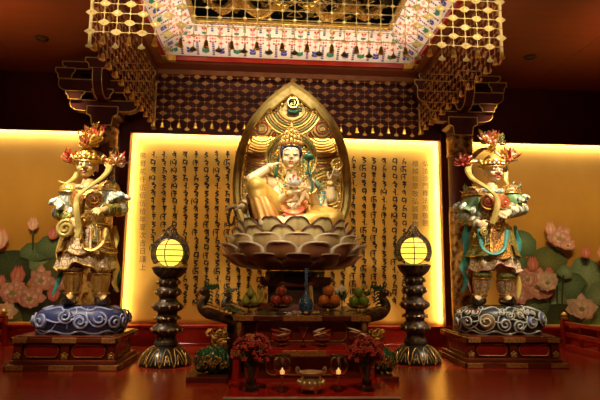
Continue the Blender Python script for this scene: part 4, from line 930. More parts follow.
# ---- lotus throne
lt = thing('lotus_throne', (SX, YS, .94), 'large cream lotus throne with dark-edged petals carrying the seated central statue', 'throne')
G['petal'] = mat('lotus_petal_paint', (.82, .82, .82), .42, .1, (1, 1, 1), 14, vcol=True)
core = MB().lathe([(.30, .94), (.42, .965), (.58, 1.06), (.62, 1.18), (.58, 1.30), (.55, 1.375), (.52, 1.395), (.02, 1.40)], (SX, YS, 0), 40); core.build('seed_pod', G['darkgold'], lt)
def petal(ang, prof, w, cup, dark, lite, edge, notch=.012):
    m = MB(); nu, nv = 17, 14; P_ = spline([V((r_, z, 0)) for r_, z in prof], 8); vs = []; cs = []
    ca, sa = math.sin(ang), -math.cos(ang)
    def prof_at(v):
        f_ = v*(len(P_)-1); i = min(int(f_), len(P_)-2); return P_[i].lerp(P_[i+1], f_-i)
    for j in range(nv+1):
        v = j/nv
        ws = w*(.55+.45*math.sin(PI/2*min(1, v/.5)))
        for i in range(nu):
            u = 2*i/(nu-1)-1; t_ = u*ws
            vv = v*(1-.34*abs(u)**2.6-.03*math.exp(-(u/.12)**2)); p = prof_at(vv)
            r_ = p.x-cup*(u*u)*(.35+.65*v); x = r_*ca+t_*(-sa); y = r_*sa+t_*ca
            vs.append(V((SX+x, YS+y, p.y)))
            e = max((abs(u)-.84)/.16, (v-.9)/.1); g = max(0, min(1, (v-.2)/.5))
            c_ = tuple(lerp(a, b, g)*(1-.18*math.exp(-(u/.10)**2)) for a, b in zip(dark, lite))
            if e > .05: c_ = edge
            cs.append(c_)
    m.add(vs, [(j*nu+i, j*nu+i+1, (j+1)*nu+i+1, (j+1)*nu+i) for j in range(nv) for i in range(nu-1)], 0, cs)
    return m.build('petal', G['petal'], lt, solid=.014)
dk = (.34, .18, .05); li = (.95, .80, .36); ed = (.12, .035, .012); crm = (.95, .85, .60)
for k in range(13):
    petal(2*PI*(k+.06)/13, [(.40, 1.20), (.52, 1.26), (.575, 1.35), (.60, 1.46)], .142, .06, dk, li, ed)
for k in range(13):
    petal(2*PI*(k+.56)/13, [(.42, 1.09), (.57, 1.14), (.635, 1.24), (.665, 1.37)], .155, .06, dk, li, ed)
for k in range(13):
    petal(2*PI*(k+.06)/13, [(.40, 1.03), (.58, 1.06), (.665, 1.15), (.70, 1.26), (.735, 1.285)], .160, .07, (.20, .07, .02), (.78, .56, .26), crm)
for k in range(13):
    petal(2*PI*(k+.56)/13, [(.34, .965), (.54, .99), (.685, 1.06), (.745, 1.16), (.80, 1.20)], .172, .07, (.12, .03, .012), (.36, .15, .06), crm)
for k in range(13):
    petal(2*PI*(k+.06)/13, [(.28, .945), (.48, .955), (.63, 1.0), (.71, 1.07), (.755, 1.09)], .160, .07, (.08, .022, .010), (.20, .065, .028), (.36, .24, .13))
# ---- stem and plinth between throne and altar
ts = thing('throne_plinth', (SX, YS, .53), 'dark tiered octagonal plinth under the lotus throne', 'plinth')
def octo(m, r0, z0, r1, z1): m.loft([[V((SX+.03+r_*math.cos(PI/8+PI/4*i)*1.08, YS+r_*math.sin(PI/8+PI/4*i), z)) for i in range(8)] for r_, z in ((r0, z0), (r1, z1))])
m = MB(); octo(m, .30, .87, .31, .928); m.build('neck', G['darkwood'], ts, smooth=False, bevel=.006)
m = MB(); octo(m, .37, .80, .37, .87); octo(m, .35, .77, .37, .80); m.build('upper_slab', G['brownlacq'], ts, smooth=False, bevel=.006)
m = MB(); octo(m, .29, .60, .29, .77); m.build('drum', G['darkwood'], ts, smooth=False)
m = MB(); octo(m, .40, .53, .38, .60); m.build('lower_slab', G['brownlacq'], ts, smooth=False, bevel=.006)
for px in (268, 315):
    c = at(px, 275.5, YS-.22); MB().lathe([(.012, -.05), (.03, -.035), (.04, -.01), (.038, .012), (.02, .035), (.008, .045)], c, 16).build('gilt_knob', G['gold'], ts)
for i in range(8):
    a = PI/8+PI/4*i; b = MB(); b.cap2((SX+.03+.40*math.cos(a)*1.0, YS+.37*math.sin(a), .60), (SX+.03+.36*math.cos(a), YS+.34*math.sin(a), .78), .02, .02, 8); b.build('baluster', G['darkgold'], ts)

# ---- mandorla
YM = 5.84
md = thing('mandorla', at(292, 231, YM), 'tall pointed gilt openwork halo plate behind the seated statue', 'halo')
half = [(0, 81), (11, 88), (25.5, 100), (42.5, 120), (53, 143), (58.3, 168), (59.6, 190), (57.5, 208), (53, 221), (45, 231)]
MC = 292.
hs = spline([V((x, y, 0)) for x, y in half], 5)
outl_px = [(MC-p.x, p.y) for p in hs][::-1]+[(MC+p.x, p.y) for p in hs[1:]]
def shrink(d):
    out = []
    for x, y in outl_px:
        cx_, cy_ = MC, 178; vx, vy = x-cx_, y-cy_; l = math.hypot(vx, vy); k = d*(1.5 if y < 100 else 1); out.append((cx_+vx*(l-k)/l, cy_+vy*(l-k)/l))
    return out
def pxp(x, y, dy=0.): return at(x, y, YM+dy)
m = MB(); n_ = len(outl_px); rows = [[pxp(x, y, .03) for x, y in outl_px], [pxp(x, y, -.02) for x, y in outl_px], [pxp(x, y, -.05) for x, y in shrink(3)], [pxp(x, y, -.03) for x, y in shrink(8.5)], [pxp(x, y, .03) for x, y in shrink(8.5)]]
vs = [p for r_ in rows for p in r_]; fs = []
for j in range(5):
    for i in range(n_-1): fs.append((j*n_+i, j*n_+i+1, ((j+1) % 5)*n_+i+1, ((j+1) % 5)*n_+i))
m.add(vs, fs); G['rimgold'] = mat('olive_gold_rim', (.46, .34, .08), .4, .25, (.64, .48, .14), 18, bump=.2); m.build('rim', G['rimgold'], md)
m = MB(); m.tube([pxp(x, y, -.05) for x, y in shrink(8.5)], .012, 6); m.tube([pxp(x, y, -.05) for x, y in shrink(11)], .006, 6); m.build('rim_bead', G['gold'], md)
def in_outline(x, y, d):
    sh = SHR[d]; a = abs(x-MC)
    for i in range(len(sh)-1):
        (x0, y0), (x1, y1) = sh[i], sh[i+1]
        if y0 <= y < y1: return a < lerp(x0, x1, (y-y0)/(y1-y0))
    return False
SHR = {}
for d in (10, 12):
    q = [(abs(x-MC), y) for x, y in shrink(d)]; q = q[len(q)//2:]; SHR[d] = q
HC = (291.5, 158)
def arcs(c, radii, mask, mats_, w=.0085, dy=-.02, squash=1.):
    bs = [MB() for _ in mats_]
    for i, rr in enumerate(radii):
        run = []
        for k in range(0, 121):
            a = 2*PI*k/120; x, y = c[0]+rr*math.cos(a), c[1]+rr*math.sin(a)*squash
            if mask(x, y, a): run.append(pxp(x, y, dy))
            if (not mask(x, y, a) or k == 120) and run:
                if len(run) > 3: bs[i % len(mats_)].tube(run, w, 5, flat=(.8, (0, 1, 0)))
                run = []
    for b, m_ in zip(bs, mats_):
        if b.v: b.build('ray_arc', m_, md)
inA = lambda x, y: math.hypot(x-MC, y-106) < 31
inH = lambda x, y: math.hypot(x-HC[0], y-HC[1]) < 25
arcs((MC, 106), [14, 16.6, 19.2, 21.8, 24.4, 27, 29.6], lambda x, y, a: in_outline(x, y, 10) and not inH(x, y) and not (math.sin(a) < -.62), [G['gold'], G['darkgold'], G['greenarc'] if 'greenarc' in G else G['broc_green']], .010)
for sx in (-1, 1):
    c = (MC+sx*30, 128)
    arcs(c, [3+2.7*i for i in range(14)], lambda x, y, a: in_outline(x, y, 10) and not inA(x, y) and not inH(x, y) and y > 96 and (x-MC)*sx > 2 and y < 172, [G['goldpaint'], G['redp'], G['goldpaint']], .0095)
    arcs((MC+sx*38, 196), [3+3*i for i in range(10)], lambda x, y, a: in_outline(x, y, 10) and y > 166 and (x-MC)*sx > 20 and math.hypot(x-c[0], y-c[1]) > 41, [G['goldpaint'], G['olive'], G['darkgold']], .0095)
arcs(HC, [20, 22.5, 25], lambda x, y, a: True, [G['gold'], G['broc_green'], G['goldpaint']], .013, -.04)
# halo discs: solid pierced plates behind head and body
m = MB(); R_ = Matrix.Rotation(PI/2, 3, 'X'); c = pxp(*HC, .0); m.lathe([(.001, -.012), (.205, -.012), (.205, .012), (.001, .014)], c, 32, ax=R_); m.build('head_halo', G['halo'] if 'halo' in G else G['chain'], md)
G['plateg'] = mat('olive_gold_relief', (.48, .28, .05), .45, .12, (.74, .58, .18), 26, 'cells', .7, lo=.12, hi=.5)
m = MB(); st = 1.5
for i in range(80):
    for j in range(100):
        x, y = 232+i*st, 82+j*st
        win = any(8 < math.hypot(x+st/2-(MC+q*30), y+st/2-128) < 30 for q in (-1, 1)) and 112 < y < 152 and not inA(x, y) and not inH(x, y)
        if win or y > 229 or not all(in_outline(x+a*st, y+b*st, 10) for a in (0, 1) for b in (0, 1)): continue
        m.add([pxp(x, y, .0), pxp(x+st, y, .0), pxp(x+st, y+st, .0), pxp(x, y+st, .0)], [(0, 1, 2, 3)])
m.build('relief_plate', G['plateg'], md, smooth=False, solid=.012)
# filigree leaves
m = MB(); rd = random.Random(2); cnt = 0
for _ in range(2600):
    x = rd.uniform(236, 348); y = rd.uniform(90, 228)
    if not in_outline(x, y, 12) or inA(x, y) and math.hypot(x-MC, y-106) < 30 and y < 133 and math.hypot(x-MC, y-106) > 12: continue
    if 100 < y < 166 and not inH(x, y) and rd.random() < .9: continue
    rr = rd.uniform(1.6, 3.4); a0 = rd.uniform(0, 6.28); sg = rd.choice((-1, 1))
    m.tube([pxp(x+rr*(1-t/9)*math.cos(a0+sg*t*.8), y+rr*(1-t/9)*math.sin(a0+sg*t*.8), -.012) for t in range(8)], [.009, .010, .010, .009, .008, .007, .006, .004], 5, mi=rd.choice((0, 0, 1, 2, 3))); cnt += 1
    if cnt > 420: break
m.build('filigree', [G['goldpaint'], G['darkgold'], G['olive'], G['cl_green']], md)
for sx in (-1, 1):
    for i in range(16):
        y = 96+i*8.2; xs = [p for p in SHR[10] if p[1] >= y]
        if xs: MB().ell(pxp(MC+sx*(xs[0][0]-1.5), y, -.03), (.018, .012, .022), 8, 6).build('rim_pearl', G['gold'], md)
G['emblem'] = mat('matt_dark_teal', (.008, .014, .012), .9, 0, (.012, .02, .018), 9, spec=.1)
# emblem: dark disc with a gilt syllable on a green lotus
em = MB().lathe([(.001, -.02), (.060, -.02), (.060, .02), (.001, .02)], pxp(293, 102.5, -.05), 28, ax=R_); eo = em.build('emblem_disc', G['emblem'], md)
g = MB(); c = pxp(293, 102.5, -.075); g.tube([c+V((.060*math.cos(a), 0, .060*math.sin(a))) for a in [2*PI*i/28 for i in range(28)]], .008, 6, closed=True)
strip(g, [c+V((-.02, 0, .025)), c+V((.015, 0, .03)), c+V((.01, 0, .0)), c+V((-.02, 0, -.005))], [.006, .007, .004], 4, 6); strip(g, [c+V((.02, 0, .03)), c+V((.022, 0, -.02)), c+V((.005, 0, -.032))], [.006, .006, .003], 4, 6); strip(g, [c+V((-.025, 0, -.005)), c+V((-.02, 0, -.03)), c+V((0, 0, -.02))], [.006, .003], 4, 6)
g.build('emblem_syllable', G['gold'], md)
g = MB()
for i in range(7):
    a = PI*(i/6); c = pxp(293, 111, -.05); g.ell(c+V((math.cos(a)*.05, -.01, -.012*math.sin(a))), (.026, .014, .028), 8, 6)
g.build('emblem_lotus', G['cl_green'], md)

# ---- seated statue
bo = thing('bodhisattva_statue', at(292, 226, YS), 'cream and gold six-armed seated statue with tall crown on the lotus throne', 'statue')
Q = lambda px, py, dy=0.: at(px, py, YS+dy)
B = MB()
pel = Q(293, 216); wai = Q(293, 203); che = Q(292.5, 189, -.01); nek = Q(291.5, 178, -.01); hed = Q(291, 156.5, -.03)
B.loft([ring_pts(pel+V((0, 0, -.08)), .19, .15, 18), ring_pts(pel, .18, .14, 18), ring_pts(wai, .125, .095, 18), ring_pts(wai+V((0, 0, .07)), .145, .105, 18), ring_pts(che, .175, .115, 18), ring_pts(che+V((0, 0, .06)), .165, .10, 18), ring_pts(nek+V((0, 0, -.03)), .08, .07, 18), ring_pts(nek+V((0, 0, .03)), .06, .06, 18), ring_pts(nek+V((0, 0, .08)), .058, .06, 18)])
f = V((-.03, -1, -.10)).normalized(); rt = f.cross(V((0, 0, 1))).normalized(); up = rt.cross(f); R3 = Matrix((rt, -f, up)).transposed()
hp = lambda x, y, z: hed+rt*x+f*y+up*z
B.ell(hp(0, 0, .015), (.108, .118, .14), 22, 14, rot=R3); B.ell(hp(0, .03, -.05), (.090, .085, .09), 18, 12, rot=R3); B.ell(hp(0, .085, -.118), (.032, .025, .024), rot=R3)
for q in (-1, 1): B.ell(hp(q*.05, .07, -.045), (.042, .036, .044), rot=R3); B.ell(hp(q*.113, -.005, -.035), (.014, .026, .075), rot=R3)
B.cap2(hp(0, .108, .03), hp(0, .122, -.022), .010, .017, 8)
for q in (-1, 1): B.ell(hp(q*.014, .112, -.028), (.011, .012, .009), rot=R3)
B.ell(hp(0, .105, -.066), (.026, .014, .009), rot=R3); B.ell(hp(0, .103, -.080), (.022, .014, .010), rot=R3)
def limb(pts, rs):
    for i in range(len(pts)-1): B.cap2(pts[i], pts[i+1], rs[i], rs[i+1], 14)
# right arms (image left)
e1 = Q(251, 179.5, -.22); h1 = Q(270.5, 166.5, -.16); limb([Q(276, 185, 0), e1], [.075, .062]); limb([e1, h1], [.062, .042])
hand(B, h1, V((.85, .15, .5)), V((.45, .3, -1)), 1, .75, 1.0)
e2 = Q(277, 202, -.12); h2 = Q(291, 193, -.30); limb([Q(277, 186, 0), e2], [.07, .055]); limb([e2, h2], [.055, .038]); hand(B, h2, V((.9, -.2, .15)), V((0, -.1, 1)), -1, .35, 1.15)
e3 = Q(250, 196, -.02); h3 = Q(242, 206.5, -.16); limb([Q(273, 186, .04), Q(258, 190, .05), e3], [.065, .055, .05]); limb([e3, h3], [.05, .036]); hand(B, h3, V((-1, -.25, .0)), V((0, .2, -1)), 1, .3, 1.15)
# left arms (image right)
e4 = Q(322, 202, .0); h4 = Q(325.5, 213, -.16); limb([Q(309, 186, 0), Q(318, 194, .03), e4], [.075, .06, .055]); limb([e4, h4], [.055, .038]); hand(B, h4, V((.15, -.4, -1)), V((0, -1, -.1)), 1, .15, 1.15)
e5 = Q(315, 202, -.12); h5 = Q(311, 189, -.28); limb([Q(307, 187, 0), e5], [.068, .055]); limb([e5, h5], [.055, .038]); hand(B, h5, V((-.15, 0, 1)), V((-.7, -.6, 0)), 1, .6, 1.15)
e6 = Q(331, 198, -.02); h6 = Q(330.5, 182, -.06); limb([Q(309, 185, .05), Q(322, 193, .06), e6], [.068, .06, .055]); limb([e6, h6], [.056, .038]); hand(B, h6, V((.35, -.5, .55)), V((.0, .35, .8)), 1, .25, 1.15)
# legs: right knee raised, left leg folded flat
kR = Q(256, 188, -.28); aR = Q(264, 219, -.34); limb([Q(283, 214, -.02), kR], [.125, .095]); limb([kR, aR], [.09, .06]); limb([aR, Q(262, 223, -.46)], [.058, .04])
kL = Q(333, 219, -.22); aL = Q(290, 221.5, -.36); limb([Q(305, 215, 0), kL], [.125, .095]); limb([kL, aL], [.09, .055]); limb([aL, Q(277, 221.5, -.38)], [.056, .04])
body = B.fuse('body', G['cream'], bo, .0065, 5)
tree = bvh(body)
def onface(x, z, lift=.002):
    h = tree.ray_cast(hp(x, .4, z), -f); return h[0]+f*lift if h[0] else hp(x, .12, z)
for q in (-1, 1):
    b = MB(); strip(b, [onface(q*.018, .014, .001), onface(q*.034, .004, .002), onface(q*.055, .006, .002), onface(q*.072, .016, .001)], [.002, .0042, .002], 4, 6); b.build('eyelid', G['bluehair'], bo)
    b = MB(); b.ell(onface(q*.045, .016, -.010), (.026, .016, .013), 12, 8, rot=R3); b.build('eye', G['cream'], bo)
    b = MB(); strip(b, [onface(q*.012, .042, .001), onface(q*.035, .062, .002), onface(q*.06, .060, .002), onface(q*.08, .046, .001)], [.002, .0038, .002], 4, 6); b.build('eyebrow', G['bluehair'], bo)
b = MB(); strip(b, [onface(-.026, -.070, .001), onface(-.008, -.066, .003), onface(.008, -.066, .003), onface(.026, -.070, .001)], [.002, .0055, .002], 4, 6); strip(b, [onface(-.02, -.074, .001), onface(0, -.082, .003), onface(.02, -.074, .001)], [.002, .005, .002], 4, 6); b.build('lips', G['redp'], bo)
MB().ell(onface(0, .072, .002), .008, 8, 6).build('forehead_mark', G['redp'], bo)
# hair
m = MB(); rows = []
for z, rr in ((.0, .108), (.05, .112), (.10, .102), (.135, .08)):
    rows.append([hp(0, 0, 0)+R3 @ V((rr*math.sin(a), rr*1.1*math.cos(a), z)) for a in [-2.15+4.3*i/30 for i in range(31)]])
m.loft(rows, closed=False); m.build('hair', G['bluehair'], bo, solid=.02)
m = MB(); strip(m, [onface(-.098, -.02, .004), onface(-.095, .055, .006), onface(-.06, .098, .006), onface(0, .104, .008), onface(.06, .098, .006), onface(.095, .055, .006), onface(.098, -.02, .004)], [.012, .016, .014, .016, .012], 5, 8); m.build('hair', G['bluehair'], bo)
# crown
cw = MB().lathe([(.104, .0), (.112, .02), (.106, .045), (.085, .055), (.080, .10), (.060, .125), (.055, .16), (.036, .19), (.03, .215), (.014, .25), (.006, .29)], (0, 0, 0), 28); cw.xf(Matrix.Translation(hp(0, -.012, .105)) @ R3.to_4x4()); co_ = cw.build('crown', G['chain'], bo)
g = MB()
for lay, (n_, rr, z, hh) in enumerate(((9, .112, .015, .075), (7, .086, .07, .075), (5, .062, .13, .07))):
    for i in range(n_):
        a = -PI*.5+PI*(i/(n_-1)); o = hp(0, -.012, .105)+R3 @ V((rr*math.sin(a), -rr*math.cos(a), z)); k = 1.25 if i == n_//2 else 1
        g.ell(o+up*hh*.4*k, (.018, .012, hh*.5*k), 8, 6); g.ell(o+up*hh*.9*k+f*.004, .012, 7, 5)
        for q in (-1, 1): strip(g, [o+rt*(q*.006), o+rt*(q*.028)+up*.02, o+rt*(q*.02)+up*.045], [.007, .003], 4, 5)
for z, rr in ((.005, .110), (.05, .098), (.12, .070)): g.tube([hp(0, -.012, .105)+R3 @ V((rr*math.cos(a), rr*math.sin(a), z)) for a in [2*PI*i/28 for i in range(28)]], .010, 6, closed=True)
q = g.build('crown_leaf', G['darkgold'], bo); q.parent = co_
g = MB()
for i in range(5):
    a = -1+.5*i; o = hp(0, -.012, .105)+R3 @ V((.117*math.sin(a), -.117*math.cos(a), .03)); g.ell(o, .012, 8, 6)
q = g.build('crown_jewel', G['redp'], bo); q.parent = co_
for sx in (-1, 1):
    m = MB(); o = hp(sx*.135, -.02, .03)
    for i in range(6):
        a = 2*PI*i/6; m.ell(o+rt*(.028*math.cos(a))+up*(.028*math.sin(a)), (.02, .012, .02), 8, 6)
    m.ell(o+f*.01, .014, 8, 6); m.build('crown_rosette', G['gold'], bo)
    m = MB(); strip(m, [hp(sx*.13, -.02, .0), hp(sx*.15, -.02, -.09), hp(sx*.165, .0, -.2), hp(sx*.21, .0, -.30)], [.012, .02, .018, .006], 6, 7, flat=(.4, (0, 1, 0))); m.build('crown_ribbon', G['cl_green'] if sx > 0 else G['broc_green'], bo)
    MB().ell(hp(sx*.118, .0, -.118), (.016, .016, .024), 10, 7).build('earring', G['gold'], bo)
# hair locks on shoulders, shawl, necklaces
def lay(nm, pts, wd, m_, fl=None, k=7):
    b = MB(); strip(b, [Q(*p) for p in pts], wd, k, 8, flat=(fl, (0, -.4, 1)) if fl else None); return b.build(nm, m_, bo)
lay('shawl', [(271, 182, -.06), (268, 190, -.09), (272, 199, -.13), (279, 208, -.17), (287, 214, -.17)], [.035, .05, .045, .03], G['broc_brown'], .5)
lay('shawl', [(311, 179, -.03), (318, 184, -.06), (322, 192, -.06), (320, 203, -.12), (314, 210, -.16)], [.03, .045, .04, .02], G['broc_teal'], .5)
def chainring(nm, pts, r_, m_, bead=0):
    b = MB(); P_ = spline([Q(*p) for p in pts], 8); b.tube(P_, r_, 6)
    if bead:
        for p in P_[::3]: b.ell(p+V((0, -.006, 0)), bead, 7, 5)
    return b.build(nm, m_, bo)
chainring('necklace', [(281, 176, -.06), (284, 181, -.12), (291, 184, -.145), (299, 181, -.12), (303, 176, -.06)], .010, G['gold'], .016)
chainring('necklace', [(277, 180, -.08), (281, 188, -.14), (291, 193, -.15), (302, 188, -.14), (307, 180, -.08)], .007, G['goldpaint'], .011)
m = MB(); 
for p in ((291, 186.5), (285, 185), (297, 185)): m.ell(Q(*p, -.155), (.018, .012, .024), 8, 6)
m.build('necklace_pendant', G['broc_teal'], bo)
# wish-granting jewel flower held at the chest
m = MB(); c = Q(294, 181.5, -.33)
for i in range(9):
    a = 2*PI*i/9; strip(m, [c+V((0, 0, -.05)), c+V((.05*math.cos(a), .05*math.sin(a), -.03)), c+V((.075*math.cos(a), .075*math.sin(a), .04))], [.014, .03, .01], 4, 8, flat=(.4, (math.cos(a), math.sin(a), .3)))
m.ell(c+V((0, 0, -.052)), (.03, .03, .02)); jo = m.build('jewel_lotus', G['white'], bo)
m = MB(); m.ell(c+V((0, -.03, .01)), (.045, .04, .045))
for i in range(4): m.ell(c+V((.035*math.cos(i*1.6), -.05, .02+.03*math.sin(i*1.6))), .018, 8, 6)
q = m.build('jewel', G['redp'], bo); q.parent = jo
# belly sash, skirt
m = MB(); m.loft([ring_pts(pel+V((0, -.01, .11)), .145, .12, 24), ring_pts(pel+V((0, -.01, .06)), .185, .155, 24), ring_pts(pel+V((0, -.01, -.0)), .215, .19, 24), ring_pts(pel+V((0, 0, -.09)), .23, .2, 24)]); m.build('waist_cloth', G['broc_cream'], bo)
G['sash'] = mat('orange_red_sash', (.52, .07, .015), .45, .1, (.68, .30, .08), 13, 'noise', lo=.42, hi=.58)
lay('sash', [(282, 205, -.17), (288, 211, -.22), (296, 212, -.24), (303, 207, -.2), (305, 201, -.15)], [.04, .06, .065, .05, .03], G['sash'], .5)
lay('sash', [(284, 214, -.24), (293, 217, -.27), (303, 214, -.24)], [.03, .045, .03], G['sash'], .5)
# trousers following the legs
G['legcloth'] = mat('gold_leg_cloth', (.56, .30, .04), .42, .2, (.76, .50, .11), 9, 'noise', .3, lo=.3, hi=.7, stretch=(1.5, 1.5, .6))
G['orangecloth'] = mat('orange_leg_cloth', (.42, .16, .03), .4, .2, (.66, .34, .07), 8, 'noise', .3)
m = MB(); m.cap2(lerp(Q(283, 214, -.02), kR, .25), kR+V((0, 0, .01)), .132, .100, 18); m.ell(kR+V((0, -.01, .015)), (.105, .105, .10)); m.cap2(kR, lerp(kR, aR, .35), .10, .09, 16); m.fuse('knee_cloth', G['legcloth'], bo, .012, 4)
m = MB(); rows = []
for t, w_ in ((.12, .06), (.3, .098), (.55, .115), (.85, .125), (1.02, .13)):
    o = lerp(kR, aR, t)+V((.03*t, 0, 0)); rows.append([o+V((math.cos(2*PI*j/48)*w_*(1+.06*math.cos(9*2*PI*j/48)), math.sin(2*PI*j/48)*w_*.85*(1+.06*math.cos(9*2*PI*j/48)), 0)) for j in range(48)])
m.loft(rows); m.build('shin_cloth', G['orangecloth'], bo)
m = MB(); m.cap2(lerp(Q(305, 215, 0), kL, .25), kL, .138, .112, 18); m.ell(kL, (.125, .13, .10)); m.cap2(kL, lerp(kL, aL, .55), .108, .088, 16); m.fuse('thigh_cloth', G['legcloth'], bo, .012, 4)
for k in range(5):
    lay('fold', [(309+k*5, 214-k*.3, -.18), (306+k*5.4, 219, -.30), (303+k*5.4, 224, -.33)], [.010, .016, .008], G['orangecloth'])
lay('trailing_cloth', [(268, 222, -.33), (278, 218, -.36), (290, 224, -.42), (300, 221, -.42), (312, 225, -.40)], [.03, .05, .05, .03], G['cream'], .5)
for k in range(3): lay('trailing_cloth', [(247+k*4, 196+k, .0), (244+k*4, 208, -.03), (247+k*4, 218, -.05), (250+k*5, 226, -.08)], [.02, .03, .025, .01], [G['cream'], G['broc_green'], G['orangecloth']][k], .4)
# bracelets
def bracelet(a, b, r_):
    d = (b-a).normalized(); u = d.orthogonal().normalized(); w_ = d.cross(u); o = lerp(a, b, .9); m = MB(); m.tube([o+(u*math.cos(t)+w_*math.sin(t))*r_ for t in [2*PI*j/16 for j in range(16)]], .011, 6, closed=True); m.build('bracelet', G['gold'], bo)
for a, b in ((e1, h1), (e2, h2), (e3, h3), (e4, h4), (e5, h5), (e6, h6)): bracelet(a, b, .046)
for a, b in ((Q(276, 185, 0), e1), (Q(309, 186, 0), e4)): bracelet(a, lerp(a, b, .6), .078)
# held things: part of the carved statue's hands
b_ = thing('prayer_beads', Q(231, 209, -.2), 'dark prayer beads hanging from the statue hand on the far left', 'beads'); m = MB()
for i in range(26):
    a = 2*PI*i/26; m.ell(Q(232.5+3.2*math.sin(a)-(1.5 if math.cos(a) < 0 else 0), 216.5-8.5*math.cos(a), -.22-.02*math.sin(a)), .014, 7, 5)
m.build('bead_string', G['boot'], b_)
w_ = thing('dharma_wheel', Q(337, 171, -.12), 'small gilt spoked wheel standing on the raised statue hand at right', 'wheel'); c = Q(337, 164.5, -.14)
m = MB(); m.tube([c+V((.058*math.cos(a), 0, .058*math.sin(a))) for a in [2*PI*i/24 for i in range(24)]], .011, 7, closed=True); m.build('rim', G['gold'], w_)
m = MB(); m.ell(c, (.02, .014, .02)); m.build('hub', G['gold'], w_)
for i in range(8):
    a = PI*i/4; m = MB(); m.tube([c+V((.015*math.cos(a), 0, .015*math.sin(a))), c+V((.072*math.cos(a), 0, .072*math.sin(a)))], .005, 6); m.build('spoke', G['gold'], w_)
l_ = thing('lotus_bud_stem', Q(311, 190, -.34), 'green lotus bud on a stem held up beside the statue face', 'flower')
m = MB(); strip(m, [Q(311, 193, -.36), Q(312, 183, -.36), Q(310, 174, -.34), Q(308.5, 160, -.30)], [.014, .012, .010], 6, 7); m.build('stem', G['cl_green'], l_)
m = MB(); c = Q(308.5, 157, -.30)
for i in range(6):
    a = 2*PI*i/6; m.ell(c+V((.022*math.cos(a), .022*math.sin(a), .0)), (.03, .03, .035), 8, 6)
m.ell(c+V((0, 0, .035)), (.02, .02, .03)); m.build('bud', G['cl_green'], l_)
m = MB()
for sx in (-1, 1): strip(m, [Q(310.5, 176, -.34), Q(310.5+sx*3, 172, -.36), Q(310.5+sx*6, 173, -.36)], [.01, .03, .006], 4, 7, flat=(.3, (0, -.5, 1)))
m.build('leaf', G['cl_green'], l_)
